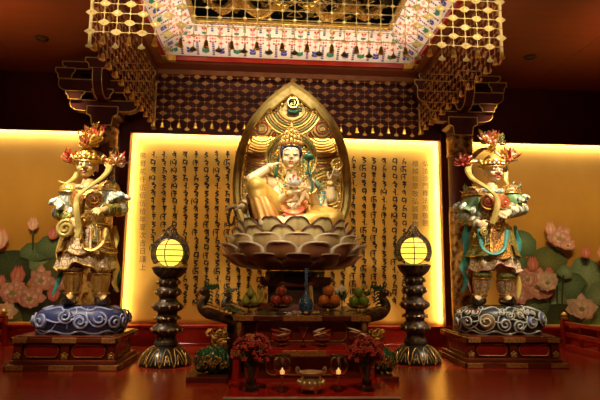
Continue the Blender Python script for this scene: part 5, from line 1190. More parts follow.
# ================================================================== LANTERNS
G['iron'] = mat('dark_painted_lantern', (.05, .036, .026), .36, .3, (.22, .13, .06), 28, 'noise', .3, lo=.5, hi=.72)
G['lampglow'] = mat('lantern_glow', (.5, .35, .04), .5, 0, (.55, .4, .05), 5, emit=((1, .69, .075), 1.6))
def lantern(px, Y0, py0, label):
    base = at(px, py0, Y0); x, y = base.x, Y0; t = thing('temple_lantern', (x, y, 0), label, 'lantern')
    s = Y0/F_PX
    def zz(py): return at(px, py, Y0).z
    dz = zz(366)-0  # shift so the foot stands on the floor
    H = 1.075/(zz(268)-zz(364))*.93
    def Z(py): return max(0, (zz(py+sh)-z0)*k_)
    sh = OFF; z0 = zz(364+sh); k_ = 1.
    m = MB().lathe([(24.2*s, 0), (24.5*s, .025), (23.2*s, .065), (19*s, .125), (14*s, .165), (10.5*s, .185), (9*s, .19)], (x, y, 0), 36); bo_ = m.build('base', G['black'], t)
    for i in range(12):
        a = 2*PI*i/12; ca, sa = math.cos(a), math.sin(a); b = a+PI/12
        def p(r_, aa, z): return V((x+r_*s*math.cos(aa), y+r_*s*math.sin(aa), z))
        m = MB(); strip(m, [p(24.9, a, .01), p(23.6, a+.08, .065), p(19.4, a+.11, .125), p(14.4, b, .167), p(19.4, 2*b-a-.11, .125), p(23.6, 2*b-a-.08, .065), p(24.9, 2*b-a, .01)], .005, 4, 6); strip(m, [p(24.6, b-.1, .03), p(20.2, b, .115), p(24.6, b+.1, .03)], .005, 4, 6)
        q = m.build('petal_line', G['darkgold'], t); q.parent = bo_
    prof = [(343, 11), (340, 10), (337, 8.5), (334, 9), (332, 13), (329, 14.5), (327, 14), (324.5, 11), (322, 9), (319.5, 9.5), (317.5, 12), (316, 11), (314, 9), (311.5, 9.5), (309, 13.5), (305, 14.5), (303.5, 13.5), (301, 9.5), (298, 8), (296, 8.5), (294.5, 11), (291, 12), (288.5, 11), (286.5, 8.5), (284, 9), (282, 11), (280, 10.8), (277.5, 8), (275, 7.5), (273.5, 8)]
    m = MB().lathe([(10.5*s, .186), (11*s, .195)]+[(r_*s, max(.197, Z(py))) for py, r_ in prof], (x, y, 0), 24, wob=(8, .04)); so = m.build('stem', G['iron'], t)
    for py, r_ in ((329, 14.6), (317.5, 12.1), (306, 14.6), (292, 12.1), (282, 11.1)):
        n_ = 10
        for i in range(n_):
            a = 2*PI*i/n_; o = V((x+r_*s*math.cos(a), y+r_*s*math.sin(a), Z(py))); q = MB().ell(o, (.013, .013, .018), 8, 6).build('stem_boss', G['darkgold'], t); q.parent = so
    m = MB().lathe([(7*s, Z(278)), (10.5*s, Z(276.5)), (14.2*s, Z(272.5)), (15.2*s, Z(270)), (16.6*s, Z(267.2)), (14*s, Z(265.8)), (6*s, Z(265.5))], (x, y, 0), 24, wob=(10, .05)); m.build('lotus_cup', G['iron'], t)
    gc = V((x, y, Z(252.5))); R_ = 13.3*s
    MB().ell(gc, (R_, R_, R_*1.0), 24, 16).build('glass_globe', G['lampglow'], t)
    m = MB()
    for i in range(4):
        a = PI*i/2+1.35; m.tube([gc+V((math.cos(a)*math.sin(b)*R_*1.02, math.sin(a)*math.sin(b)*R_*1.02, math.cos(b)*R_*1.02)) for b in [PI*j/14 for j in range(15)]], .0055, 5)
    for h in (-.62, -.22, .2, .6):
        rr = R_*1.02*math.sqrt(1-h*h); m.tube([gc+V((rr*math.cos(a), rr*math.sin(a), h*R_)) for a in [2*PI*j/28 for j in range(28)]], .0048, 5, closed=True)
    cg = m.build('cage', G['iron'], t)
    # pierced flame-shaped surround
    m = MB(); N_ = 40
    def flame(k):
        out = []
        for i in range(N_+1):
            a = -2.2+4.4*i/N_; r_ = R_*k*(1+.42*math.exp(-(a/.22)**2)+.06*math.exp(-(a/.6)**2)); out.append(gc+V((r_*math.sin(a), 0, r_*math.cos(a))))
        return out
    o_, i_ = flame(1.36), [gc+V((R_*1.05*math.sin(-2.2+4.4*i/N_), 0, R_*1.05*math.cos(-2.2+4.4*i/N_))) for i in range(N_+1)]
    m.tube(o_, .009, 6); m.tube(i_, .008, 6)
    for i in range(0, N_+1):
        a, b = o_[i], i_[i]
        for q in (.35, .7):
            c_ = lerp(a, b, q); rr = (a-b).length*.2; m.tube([c_+V((rr*math.cos(w), .0, rr*math.sin(w))) for w in [2*PI*j/8 for j in range(8)]], .0055, 5, closed=True)
        if i % 3 == 0: m.tube([a, b], .005, 5)
    m.build('flame_surround', G['iron'], t)
    m = MB().lathe([(.03, -.01), (.018, .02), (.022, .035), (.004, .075)], gc+V((0, 0, R_)), 12); m.build('finial', G['iron'], t)
    l = bpy.data.lights.new('lantern_bulb', 'POINT'); l.energy = 2.5; l.color = (1, .72, .2); l.shadow_soft_size = R_*1.1
    lo = bpy.data.objects.new('lantern_bulb', l); COL.objects.link(lo); lo.location = gc
OFF = 0
lantern(165.0, 5.28, 363, 'dark carved lantern with glowing yellow globe beside the left guardian')
OFF = 1.5
lantern(416.0, 5.42, 363, 'dark carved lantern with glowing yellow globe beside the right guardian')

# ================================================================== ALTAR
AX = .06
G['altar'] = mat('altar_dark_red_wood', (.07, .010, .004), .28, 0, (.11, .016, .006), 8, coat=.4, stretch=(1, 5, 5))
G['altartop'] = mat('altar_red_lacquer_top', (.36, .014, .008), .15, 0, (.42, .02, .010), 5, coat=.5)
def outline(px, half, zlo, zhi, y, r_=.0055):
    a, b = px-half, px+half; h = zhi-zlo; c_ = min(.06, h*.35)
    pts = []
    for (cx_, cz, a0) in ((b-c_, zhi-c_, 0), (a+c_, zhi-c_, PI/2), (a+c_, zlo+c_, PI), (b-c_, zlo+c_, 1.5*PI)):
        for k in range(5): w = a0+PI/2*k/4; pts.append((cx_+c_*math.cos(w), cz+c_*math.sin(w)))
    return pts, MB().tube([V((u, y, v)) for u, v in pts], r_, 6, closed=True)
def panel_front(t, x0, x1, zlo, zhi, y):
    pts, g = outline((x0+x1)/2, (x1-x0)/2, zlo, zhi, y-.006)
    m = MB().poly(pts, (0, y-.006, 0), (1, 0, 0), (0, 0, 1), (0, .02, 0)); o = m.build('front_panel', G['redbrown'], t, smooth=False); q = g.build('gilt_border', G['darkgold'], t); q.parent = o
def plates(t, x0, x1, z0, z1, y):
    for a, b in ((x0, x0+.17), ((x0+x1)/2-.17, (x0+x1)/2+.17), (x1-.17, x1)):
        MB().box((a-.003, y-.004, z0-.002), (b+.003, y+.015, z1+.002)).build('gilt_plate', G['plate'], t, smooth=False, bevel=.003)
ZA, Z2, Z3 = .53, .295, .06
XA0, XA1 = -.535, .685
at_ = thing('altar_table', (AX, 5.0, 0), 'dark red altar table with gilt plates holding the fruit bowls', 'altar')
m = MB().box((XA0, 4.62, ZA-.045), (XA1, 5.06, ZA)); m.build('tabletop', G['altar'], at_, smooth=False, bevel=.005); plates(at_, XA0, XA1, ZA-.045, ZA, 4.62)
m = MB().box((XA0+.04, 4.72, .05), (XA1-.04, 5.05, ZA-.045)); m.build('body', G['altar'], at_, smooth=False)
panel_front(at_, XA0+.2, XA1-.2, .30, .47, 4.72)
for x in (XA0+.05, XA1-.05):
    m = MB().box((x-.04, 4.66, 0), (x+.04, 4.74, ZA-.045)); m.build('leg', G['altar'], at_, smooth=False, bevel=.006)
    m = MB(); strip(m, [V((x, 4.66, ZA-.06)), V((x, 4.64, ZA-.15)), V((x, 4.66, ZA-.2))], [.03, .02, .01], 4, 8); m.build('corner_bracket', G['darkgold'], at_)
s2 = thing('offering_bench', (AX, 4.4, 0), 'red lacquer bench step holding the glass bowls and the flute', 'bench')
XB0, XB1 = -.52, .645
m = MB().box((XB0, 4.18, Z2-.045), (XB1, 4.64, Z2)); m.build('top', G['altartop'], s2, smooth=False, bevel=.005); plates(s2, XB0, XB1, Z2-.047, Z2-.004, 4.18)
m = MB().box((XB0+.10, 4.27, Z3), (XB1-.10, 4.60, Z2-.045)); m.build('body', G['altar'], s2, smooth=False); panel_front(s2, XB0+.28, XB1-.28, Z3+.03, Z2-.06, 4.27)
for x in (XB0+.04, XB1-.04):
    for y in (4.22, 4.58): m = MB().box((x-.025, y-.025, Z3), (x+.025, y+.025, Z2-.045)); m.build('leg', G['redlacq'], s2, smooth=False, bevel=.005)
s3 = thing('low_offering_step', (AX, 4.1, 0), 'low red lacquer step on the floor holding the burner, goblets and vases', 'step')
m = MB().box((-.53, 3.66, .018), (.70, 4.62, Z3)); m.build('top', G['altartop'], s3, smooth=False, bevel=.006)
m = MB().box((-.51, 3.69, 0), (.68, 4.60, .018)); m.build('plinth', G['altar'], s3, smooth=False)
m = MB().box((-.53, 3.655, .045), (.70, 3.664, Z3-.003)); m.build('edge_glint', G['cl_line'], s3, smooth=False)  # pale strip: the highlight along the front edge put into the colour

# ---- throne base behind the table, with phoenix finials and green carved corner beasts
tb = thing('throne_pedestal', (AX, 5.5, 0), 'wide dark carved throne base behind the altar table', 'base')
def oct2(m, x0, x1, y0, y1, ch, z0, z1):
    r_ = [(x0+ch, y0), (x1-ch, y0), (x1, y0+ch), (x1, y1-ch), (x1-ch, y1), (x0+ch, y1), (x0, y1-ch), (x0, y0+ch)]; m.loft([[V((a, b, z)) for a, b in r_] for z in (z0, z1)])
m = MB(); oct2(m, -.74, .86, 5.08, 6.15, .2, .47, .528); m.build('top_slab', G['darkwood'], tb, smooth=False, bevel=.008)
m = MB(); oct2(m, -.64, .76, 5.10, 6.1, .2, .30, .47); m.build('waist', G['darkwood'], tb, smooth=False)
m = MB(); oct2(m, -.72, .84, 5.08, 6.15, .2, .22, .30); m.build('middle_slab', G['altar'], tb, smooth=False, bevel=.008)
m = MB(); oct2(m, -.80, .92, 5.06, 6.15, .2, .05, .22); m.build('lower_tier', G['darkwood'], tb, smooth=False)
for sx in (-1, 1):
    m = MB(); x = AX+sx*.69; rd = random.Random(4)
    for i in range(24):
        c_ = V((x+sx*rd.uniform(.0, .18), 5.1+rd.uniform(-.12, .16), rd.uniform(.20, .33))); rr = rd.uniform(.025, .05); a0 = rd.uniform(0, 6)
        m.tube([c_+V((rr*(1-q/9)*math.cos(a0+q*.8), -.005*q, rr*(1-q/9)*math.sin(a0+q*.8))) for q in range(8)], [.014, .015, .014, .012, .010, .008, .006, .004], 6)
    m.build('carved_scroll', G['darkgold'], tb)
for a_, b_ in ((-.90, -.54), (.712, .89)): MB().box((a_, 4.42, 0), (b_, 5.05, .045)).build('foot_plinth', G['altar'], tb, smooth=False, bevel=.008)
G['verd'] = mat('green_glazed_carving', (.012, .06, .025), .25, .1, (.03, .13, .05), 10, coat=.4)
def corner_beast(sx, label):
    x = -.70 if sx < 0 else .79; y = 4.58; KX = .68 if sx < 0 else .42; t = thing('green_corner_carving', (x, y, .045), label, 'carving')
    m = MB()
    for i, (a, b, r_) in enumerate(((-.12, 0, .105), (.0, -.02, .11), (.12, 0, .10), (-.05, .08, .11), (.07, .08, .11), (-.16, .02, .07), (.16, .03, .07))): m.ell((x+a, y+b, .046+r_*1.0), (r_, r_*.95, r_*1.0))
    m.xf(Matrix.Translation((x, y, .047)) @ Matrix.Diagonal((KX, .8, 1, 1)) @ Matrix.Translation((-x, -y, -.045))); o = m.build('beast_body', G['verd'], t)
    m = MB(); rd = random.Random(6)
    for i in range(15):
        a = -.19+.38*(i/14); c_ = V((x+a, y-.13+.05*abs(a)*3, .045+rd.uniform(.05, .13))); rr = rd.uniform(.025, .045); a0 = rd.uniform(0, 6); sg = rd.choice((-1, 1))
        m.tube([c_+V((sg*rr*(1-q/12)*math.cos(a0+q*.7), -.003*q, rr*(1-q/12)*math.sin(a0+q*.7))) for q in range(11)], [.009]*8+[.007, .005, .004], 6)
    m.xf(Matrix.Translation((x, y, .072)) @ Matrix.Diagonal((KX, .8, 1, 1)) @ Matrix.Translation((-x, -y, -.045))); m.build('curl_line', G['darkgold'], t)
    m = MB()
    for i in range(9):
        a = -.18+.36*i/8; strip(m, [V((x+a, y-.06, .22)), V((x+a*1.1, y-.11, .19)), V((x+a*1.15, y-.13, .13))], [.014, .02, .006], 4, 7)
    m.xf(Matrix.Translation((x, y, .045)) @ Matrix.Diagonal((KX, .8, 1, 1)) @ Matrix.Translation((-x, -y, -.045))); m.build('mane', G['cl_green'], t)
corner_beast(-1, 'green glazed scroll carving on the floor plinth left of the altar')
corner_beast(1, 'green glazed scroll carving on the floor plinth right of the altar')
def phoenix(sx, px, Y0, label, k=1., big=True):
    o = at(px, 312, Y0); z0 = .52; t = thing('phoenix_finial', (o.x, Y0, z0), label, 'carving'); del t['category']; t.parent = tb; t.location = V((o.x, Y0, z0))-V(tb['org'])
    p = lambda dx, dz, dy=0.: V((o.x+sx*dx*k, Y0+dy, z0+dz*k))
    b = MB(); pts = [p(-.28, -.10, .02), p(-.16, -.04, .01), p(-.03, .0), p(.035, .05), (p(.03, .11)), p(.0, .15), p(.02, .195)]; strip(b, pts, [.045, .065, .07, .055, .042, .036, .04], 6, 12); b.ell(p(.025, .20), (.05*k, .04*k, .042*k)); bo_ = b.build('body', G['birdwood'], t)
    b = MB(); strip(b, [p(.05, .205), p(.085, .20), p(.095, .165)], [.022*k, .015*k, .004*k], 4, 8); strip(b, [p(.05, .185), p(.075, .17), p(.07, .155)], [.012*k, .004*k], 4, 6); q = b.build('beak', G['darkgold'], t)
    b = MB()
    for i in range(5): strip(b, [p(.02-i*.018, .22), p(.015-i*.03, .265), p(.03-i*.035, .30-i*.02)], [.014*k, .012*k, .003*k], 4, 7)
    for i in range(4): strip(b, [p(.0, .19-i*.03), p(-.04, .20-i*.035), p(-.065, .175-i*.035)], [.012*k, .011*k, .003*k], 4, 7)
    b.build('crest', G['verd'], t)
    b = MB()
    for i in range(6):
        for w in (-1, 1): strip(b, [p(.03-i*.04, .04-i*.012, w*.045), p(-.04-i*.04, .05-i*.012, w*.068), p(-.10-i*.035, .015-i*.012, w*.06)], [.012*k, .018*k, .004*k], 4, 7)
    b.build('wing_feather', G['darkgold'], t)
    for w in (-1, 1): q = MB().ell(p(.04, .21, w*.034), .010*k, 8, 6).build('eye', G['gold'], t)
G['birdwood'] = mat('carved_bird_paint', (.035, .022, .010), .35, .15, (.16, .075, .025), 14, 'noise', .3, lo=.45, hi=.7)
phoenix(-1, 206, 5.15, 'dark carved phoenix head finial at the left end of the altar')
phoenix(1, 382, 5.15, 'dark carved phoenix head finial at the right end of the altar')
phoenix(-1, 228, 5.75, 'smaller carved phoenix finial behind the green pears', .8)

# ================================================================== OFFERINGS
G['glass'] = glass('clear_glass', (1, .97, .93), .03)
G['wax'] = mat('candle_wax_glow', (.8, .6, .3), .5, 0, (.85, .65, .35), 8, emit=((1, .5, .15), .9))
def compote(px, py, Y0, label):
    o = at(px, py, Y0); t = thing('glass_bowl', (o.x, Y0, ZA), label, 'bowl', 'footed glass fruit bowls on the altar table'); x, y = o.x, Y0
    MB().lathe([(.055, .001), (.055, .006), (.02, .014), (.014, .03), (.02, .05), (.04, .058)], (x, y, ZA), 20).build('foot', G['glass'], t)
    MB().lathe([(.02, .052), (.07, .06), (.10, .08), (.115, .105), (.110, .105), (.096, .085), (.066, .068), (.01, .064)], (x, y, ZA), 24).build('dish', G['glass'], t)
    return V((x, y, ZA+.068))
def fruit(kind, p, r_, m_, label, grp, name):
    t = thing(name, (p.x, p.y, p.z-r_), label, name.replace('_', ' '), grp); p = V(p)
    if kind == 'apple': prof = [(.06, -.86), (.40, -.94), (.80, -.55), (1, .05), (.92, .5), (.6, .82), (.25, .84), (.06, .66)]
    elif kind == 'orange': prof = [(.05, -.97), (.45, -.88), (.82, -.56), (1, 0), (.82, .57), (.45, .88), (.12, .95), (.04, .90)]
    else: prof = [(.06, -.95), (.55, -.88), (.95, -.45), (.98, .0), (.75, .5), (.45, .95), (.32, 1.25), (.12, 1.4), (.05, 1.36)]
    MB().lathe([(a*r_, b*r_) for a, b in prof], p, 20).build('skin', m_, t)
    b = MB(); top = .66 if kind == 'apple' else (.9 if kind == 'orange' else 1.36); b.tube([p+V((0, 0, top*r_)), p+V((.1*r_, 0, (top+.35)*r_))], .004 if kind != 'orange' else .006, 6); b.build('stem', G['boot'], t)
    return t
G['green_ap'] = mat('green_apple_skin', (.10, .20, .015), .3, 0, (.20, .32, .03), 9)
G['pear'] = mat('green_pear_skin', (.24, .28, .03), .35, 0, (.36, .38, .06), 14)
G['red_ap'] = mat('red_apple_skin', (.26, .03, .012), .3, 0, (.38, .08, .025), 8)
G['orange'] = mat('orange_peel', (.48, .13, .01), .42, 0, (.56, .17, .015), 60, bump=.15)
G['banana'] = mat('banana_skin', (.45, .32, .04), .4, 0, (.55, .42, .06), 8)
YT = 4.80
b1 = compote(250, 313, YT, 'footed glass bowl of green pears on the altar'); b2 = compote(281, 313, YT, 'footed glass bowl of red apples on the altar'); b3 = compote(329, 313, YT, 'footed glass bowl of oranges on the altar'); b4 = compote(358.5, 313, YT, 'footed glass bowl of green apples on the altar')
r_ = .044
def pile(b, kind, m_, nm, grp, word, where, r_=.046):
    for i, (dx, dy, dz, l_) in enumerate(((-1.02*r_, -.56*r_, 0, 'lower left'), (1.02*r_, -.6*r_, 0, 'lower right'), (.0, 1.18*r_, .0, 'rear'), (.0, -.02*r_, 1.68*r_, 'topmost'))):
        fruit(kind, b+V((dx, dy, r_*.97+.010+dz)), r_, m_, '%s %s in the %s' % (l_, word, where), grp, nm)
pile(b2, 'apple', G['red_ap'], 'red_apple', 'red apples in the glass bowl', 'red apple', 'glass bowl left of the blue vase', .05)
pile(b3, 'orange', G['orange'], 'orange', 'oranges in the glass bowl', 'orange', 'glass bowl right of the blue vase', .052)
pile(b4, 'apple', G['green_ap'], 'green_apple', 'green apples in the glass bowl', 'green apple', 'rightmost glass bowl on the altar', .047)
pile(b1, 'pear', G['pear'], 'green_pear', 'green pears in the glass bowl', 'green pear', 'leftmost glass bowl on the altar', .042)
def banana(p, a, label):
    t = thing('banana', p, label, 'banana', 'bananas beside the green pears'); m = MB(); p = V(p)
    strip(m, [p+V((0, 0, -.02)), p+V((.03*math.cos(a), .03*math.sin(a), .02)), p+V((.04*math.cos(a), .04*math.sin(a), .07)), p+V((.02*math.cos(a), .02*math.sin(a), .12))], [.012, .02, .02, .006], 5, 8); m.build('peel', G['banana'], t)
    MB().tube([p+V((.02*math.cos(a), .02*math.sin(a), .118)), p+V((.015*math.cos(a), .015*math.sin(a), .135))], .006, 6).build('stem_tip', G['boot'], t)
banana(b1+V((.085, .02, .05)), .4, 'yellow banana standing at the right of the green pears'); banana(b1+V((.06, .07, .05)), 1.2, 'yellow banana standing behind the green pears')
# blue vase on a ring of cream flowers
G['bluevase'] = mat('blue_lattice_glaze', (.10, .20, .34), .25, .1, (.012, .05, .14), 38, 'voro', .5, lo=.03, hi=.12)
o = at(306, 309, YT+.02); vx, vy = o.x, YT+.02; t = thing('blue_vase', (vx, vy, ZA), 'blue lattice patterned vase with tall thin neck at the middle of the altar', 'vase')
MB().lathe([(.038, 0), (.054, .006), (.068, .04), (.070, .08), (.058, .125), (.032, .155), (.018, .17), (.014, .2)], (vx, vy, ZA+.012), 28).build('body', G['bluevase'], t)
MB().lathe([(.014, .20), (.013, .36), (.017, .405), (.020, .41), (.012, .408)], (vx, vy, ZA+.012), 16).build('neck', G['bluevase'], t)
MB().lathe([(.05, 0), (.05, .008), (.04, .012)], (vx, vy, ZA), 20).build('stand', G['darkwood'], t)
G['petcream'] = mat('cream_blossom', (.50, .40, .20), .6, 0, (.62, .52, .30), 30)
rd = random.Random(8)
for i in range(11):
    a = -PI/2+2*PI*(i/11); c = V((vx+.115*math.cos(a)+rd.uniform(-.01, .01), vy+.075*math.sin(a), ZA+.016)); t = thing('cream_blossom', (c.x, c.y, ZA), 'small cream blossom laid in a ring round the blue vase', 'flower', 'cream blossoms round the blue vase')
    m = MB()
    for q in range(6): w = 2*PI*q/6; m.ell(c+V((.012*math.cos(w), .012*math.sin(w), 0)), (.009, .009, .010), 8, 6)
    m.build('petals', G['petcream'], t); MB().ell(c+V((0, 0, .012)), .007, 6, 5).build('center', G['cl_ochre'], t)
G['leafg'] = mat('fresh_green_leaf', (.03, .10, .03), .4, 0, (.06, .18, .06), 14)
def leafthing(px, py, Y0, ang, L_, label):
    o = at(px, py, Y0); c = V((o.x, Y0, ZA+.003)); t = thing('green_leaf', (c.x, c.y, ZA), label, 'leaf', 'green leaves laid on the altar table')
    m = MB(); d = V((math.cos(ang), math.sin(ang), 0)); n_ = V((-d.y, d.x, 0)); rows = []
    for i in range(9):
        u = i/8; w = .045*math.sin(PI*min(1, u*.96+.03)); cc = c+d*(L_*(u-.5))+V((0, 0, .022*math.sin(PI*u))); rows.append([cc+n_*w, cc+V((0, 0, .006)), cc-n_*w])
    m.loft(rows, closed=False); m.build('blade', G['leafg'], t, solid=.003)
    MB().tube([r__[1]+V((0, 0, .002)) for r__ in rows], .003, 5).build('midrib', G['cl_green'], t)
for i, (px, Y0, a) in enumerate(((228, 5.3, .1), (237, 4.9, .3), (262, 4.95, -.2), (274, 4.90, 2.8), (334, 4.95, .2), (353, 4.95, -.3), (370, 4.9, .15), (376, 5.3, -.1))):
    leafthing(px, 308, Y0, a, .15, ['broad green leaf at the far left of the altar top', 'green leaf just left of the pear bowl', 'green leaf behind the pear and apple bowls', 'green leaf beside the red apple bowl', 'green leaf between the orange bowl and green apple bowl', 'green leaf behind the orange bowl', 'green leaf right of the green apple bowl', 'broad green leaf at the far right of the altar top'][i])
# white blossom spray behind oranges and yellow one behind green apples
def spray(px, py, Y0, m_, label, n_=9, rad=.05):
    o = at(px, py, Y0); t = thing('blossom_spray', (o.x, Y0, ZA), label, 'flowers'); rd = random.Random(int(px)); m = MB()
    m.tube([V((o.x, Y0, ZA)), V((o.x, Y0, o.z))], .006, 6); m.build('stalk', G['leafg'], t)
    for i in range(n_):
        c = o+V((rd.uniform(-rad, rad), rd.uniform(-rad, rad), rd.uniform(-rad*1.3, rad))); b = MB()
        for q in range(5): w = 2*PI*q/5; b.ell(c+V((.014*math.cos(w), -.004, .014*math.sin(w))), (.012, .008, .012), 7, 5)
        b.build('blossom', m_, t)
    b = MB()
    for i in range(6): w = 2*PI*i/6; strip(b, [o+V((0, 0, -.05)), o+V((.04*math.cos(w), .03*math.sin(w), -.03)), o+V((.07*math.cos(w), .05*math.sin(w), .02))], [.008, .018, .003], 4, 6, flat=(.3, (0, 0, 1)))
    b.build('leaves', G['leafg'], t)
spray(342, 292, 5.03, G['white'], 'white blossom spray standing behind the orange bowl')
spray(366, 291, 5.03, G['banana'], 'yellow blossom spray standing behind the green apple bowl', 7)
# ---- bench: glass bowls and a flute
G['treat'] = mat('pale_folded_offering', (.62, .48, .34), .5, 0, (.74, .62, .48), 20)
def bowl2(px, Y0, label, what):
    o = at(px, 346, Y0); x = o.x; t = thing('glass_bowl', (x, Y0, Z2), label, 'bowl', 'glass bowls on the red bench'); c = (x, Y0, Z2)
    MB().lathe([(.045, 0), (.045, .006), (.02, .012), (.022, .03)], c, 20).build('foot', G['glass'], t)
    MB().lathe([(.01, .024), (.05, .034), (.08, .06), (.095, .10), (.098, .115), (.092, .113), (.075, .068), (.046, .044), (.01, .036)], c, 24).build('dish', G['glass'], t)
    rd = random.Random(int(px))
    for i in range(5):
        p = V((x+rd.uniform(-.04, .04), Y0+rd.uniform(-.035, .035), Z2+.085+.012*i)); a = rd.uniform(-.6, .6); tt = thing('folded_offering', (p.x, p.y, p.z-.02), what, 'offering', 'folded offerings in the glass bowls'); m = MB()
        d = V((math.cos(a), math.sin(a), .25*rd.choice((-1, 1)))); m.tube([p-d*.055, p, p+d*.055], [.006, .02, .006], 8, flat=(.5, (0, 0, 1))); m.build('leaf_fold', G['treat'] if i % 3 else G['red_ap'], tt)
bowl2(281, 4.42, 'small glass bowl on the red bench left of the flute', 'folded pale offering in the glass bowl left of the flute')
bowl2(322, 4.42, 'small glass bowl on the red bench right of the flute', 'folded pale offering in the glass bowl right of the flute')
bowl2(358, 4.46, 'small glass bowl on the red bench behind the right vase flowers', 'folded pale offering in the glass bowl behind the right vase')
o = at(303.5, 347, 4.38); t = thing('glass_flute', (o.x, 4.38, Z2), 'slender clear glass flute standing at the middle of the red bench', 'glass'); c = (o.x, 4.38, Z2)
MB().lathe([(.03, 0), (.03, .004), (.006, .01), (.006, .045), (.012, .06)], c, 18).build('foot', G['glass'], t)
MB().lathe([(.010, .055), (.016, .07), (.030, .13), (.040, .165), (.037, .165), (.026, .13), (.012, .078), (.002, .07)], c, 20).build('cup', G['glass'], t)
# ---- low step: goblet candle lamps, vases with red flowers, burner
def goblet(px, label):
    Y0 = 3.82; o = at(px, 392, Y0); c = (o.x, Y0, Z3); t = thing('goblet_lamp', c, label, 'candle lamp')
    MB().lathe([(.038, 0), (.038, .005), (.008, .014), (.007, .06), (.013, .07), (.007, .08), (.010, .10), (.02, .108)], c, 18).build('stem', G['glass'], t)
    MB().lathe([(.012, .10), (.045, .115), (.066, .15), (.070, .185), (.056, .225), (.046, .24), (.042, .238), (.052, .222), (.066, .185), (.062, .152), (.042, .12), (.01, .108)], c, 24).build('globe', G['glass'], t)
    MB().lathe([(.015, .118), (.017, .12), (.017, .142), (.008, .15), (.003, .165)], c, 16).build('candle', G['wax'], t)
    m = MB()
    for i in range(9): w = 2*PI*i/9; m.ell((c[0]+.048*math.cos(w), c[1]+.048*math.sin(w), Z3+.25), (.018, .018, .010), 8, 6)
    m.lathe([(.03, .242), (.05, .246), (.03, .256)], c, 18); m.build('lid', G['glass'], t)
goblet(282, 'glass goblet candle lamp on the low step left of the incense burner'); goblet(338.5, 'glass goblet candle lamp on the low step right of the incense burner')
o = at(311, 392, 3.78); c = (o.x, 3.78, Z3); t = thing('incense_burner', c, 'round silver gilt incense burner at the middle of the low red step', 'burner')
G['silver'] = mat('silver_gilt', (.56, .42, .20), .28, .7, (.74, .58, .32), 22, bump=.2)
MB().lathe([(.05, .025), (.07, .03), (.086, .06), (.088, .085), (.072, .11), (.07, .12), (.088, .132), (.09, .142), (.082, .142), (.06, .12), (.01, .115)], c, 28).build('bowl', G['silver'], t)
MB().lathe([(.001, .115), (.07, .122), (.001, .128)], c, 20).build('ash', G['treat'], t)
for i in range(3): a = -PI/2+2*PI*i/3+.5; MB().cap2((c[0]+.06*math.cos(a), c[1]+.06*math.sin(a), Z3+.012), (c[0]+.055*math.cos(a), c[1]+.055*math.sin(a), Z3+.04), .012, .016, 8).build('foot', G['silver'], t)
for sx in (-1, 1): m = MB(); strip(m, [V((c[0]+sx*.075, c[1], Z3+.125)), V((c[0]+sx*.105, c[1], Z3+.145)), V((c[0]+sx*.10, c[1], Z3+.175)), V((c[0]+sx*.08, c[1], Z3+.15))], [.007, .009, .006], 4, 7); m.build('handle', G['silver'], t)
m = MB()
for i in range(14): w = 2*PI*i/14; m.ell((c[0]+.089*math.cos(w), c[1]+.089*math.sin(w), Z3+.072), (.016, .016, .020), 7, 5)
m.build('boss_band', G['silver'], t)
G['petred'] = mat('red_blossom', (.24, .012, .008), .5, 0, (.38, .035, .02), 30); G['petor'] = mat('amber_blossom', (.40, .14, .02), .5, 0, (.5, .2, .04), 30)
def vase(px, Y0, h_, label, lab2, warm_):
    o = at(px, 392, Y0); c = (o.x, Y0, Z3); t = thing('glass_vase', c, label, 'vase')
    MB().lathe([(.045, 0), (.05, .01), (.034, .05), (.038, .10), (.056, .165), (.052, .165), (.034, .10), (.03, .055), (.01, .03)], c, 20).build('body', G['glass'], t)
    MB().lathe([(.055, .0), (.058, .006), (.05, .012)], c, 20).build('foot_rim', G['glass'], t)
    g = thing('flower_bouquet', (c[0], c[1], Z3+.03), lab2, 'flowers', None); rd = random.Random(int(px)); st = MB()
    heads = []
    for i in range(88):
        a = rd.uniform(0, 2*PI); r0 = .135*math.sqrt(rd.random()); p = V((c[0]+r0*math.cos(a), Y0+r0*math.sin(a)*.8, Z3+.20+rd.uniform(.02, h_)*(1-(r0/.135)**2*.35))); heads.append(p)
        if i % 3 == 0: st.tube([V((c[0]+.012*math.cos(a), Y0+.012*math.sin(a), Z3+.04)), V((c[0]+.03*math.cos(a), Y0+.03*math.sin(a), Z3+.17)), p], .0035, 5)
    st.build('stems', G['leafg'], g)
    for i, p in enumerate(heads):
        m = MB(); k = rd.uniform(.8, 1.2); ax = V((p.x-c[0], p.y-Y0-.08, .12)).normalized(); u = ax.orthogonal().normalized(); w_ = ax.cross(u)
        for q in range(5): b = 2*PI*q/5; strip(m, [p, p+(u*math.cos(b)+w_*math.sin(b))*.013*k+ax*.006, p+(u*math.cos(b)+w_*math.sin(b))*.021*k+ax*.012], [.004, .009*k, .003], 3, 6)
        m.ell(p+ax*.006, .008, 6, 5); m.build('flower_head', G['petor'] if (p.z > Z3+.2+h_*.72 and warm_ and rd.random() < .5) else G['petred'], g)
    lf = MB()
    for i in range(12):
        a = 2*PI*i/12; z = Z3+.2+rd.uniform(0, .08); strip(lf, [V((c[0], Y0, z-.03)), V((c[0]+.07*math.cos(a), Y0+.06*math.sin(a), z)), V((c[0]+.11*math.cos(a), Y0+.10*math.sin(a), z+.03))], [.006, .018, .003], 4, 6, flat=(.3, (0, 0, 1)))
    lf.build('leaves', G['leafg'], g)
vase(251, 3.84, .20, 'clear glass vase on the left end of the low red step', 'red and amber flower bouquet in the left glass vase', True)
vase(367, 3.84, .17, 'clear glass vase on the right end of the low red step', 'dark red flower bouquet in the right glass vase', False)
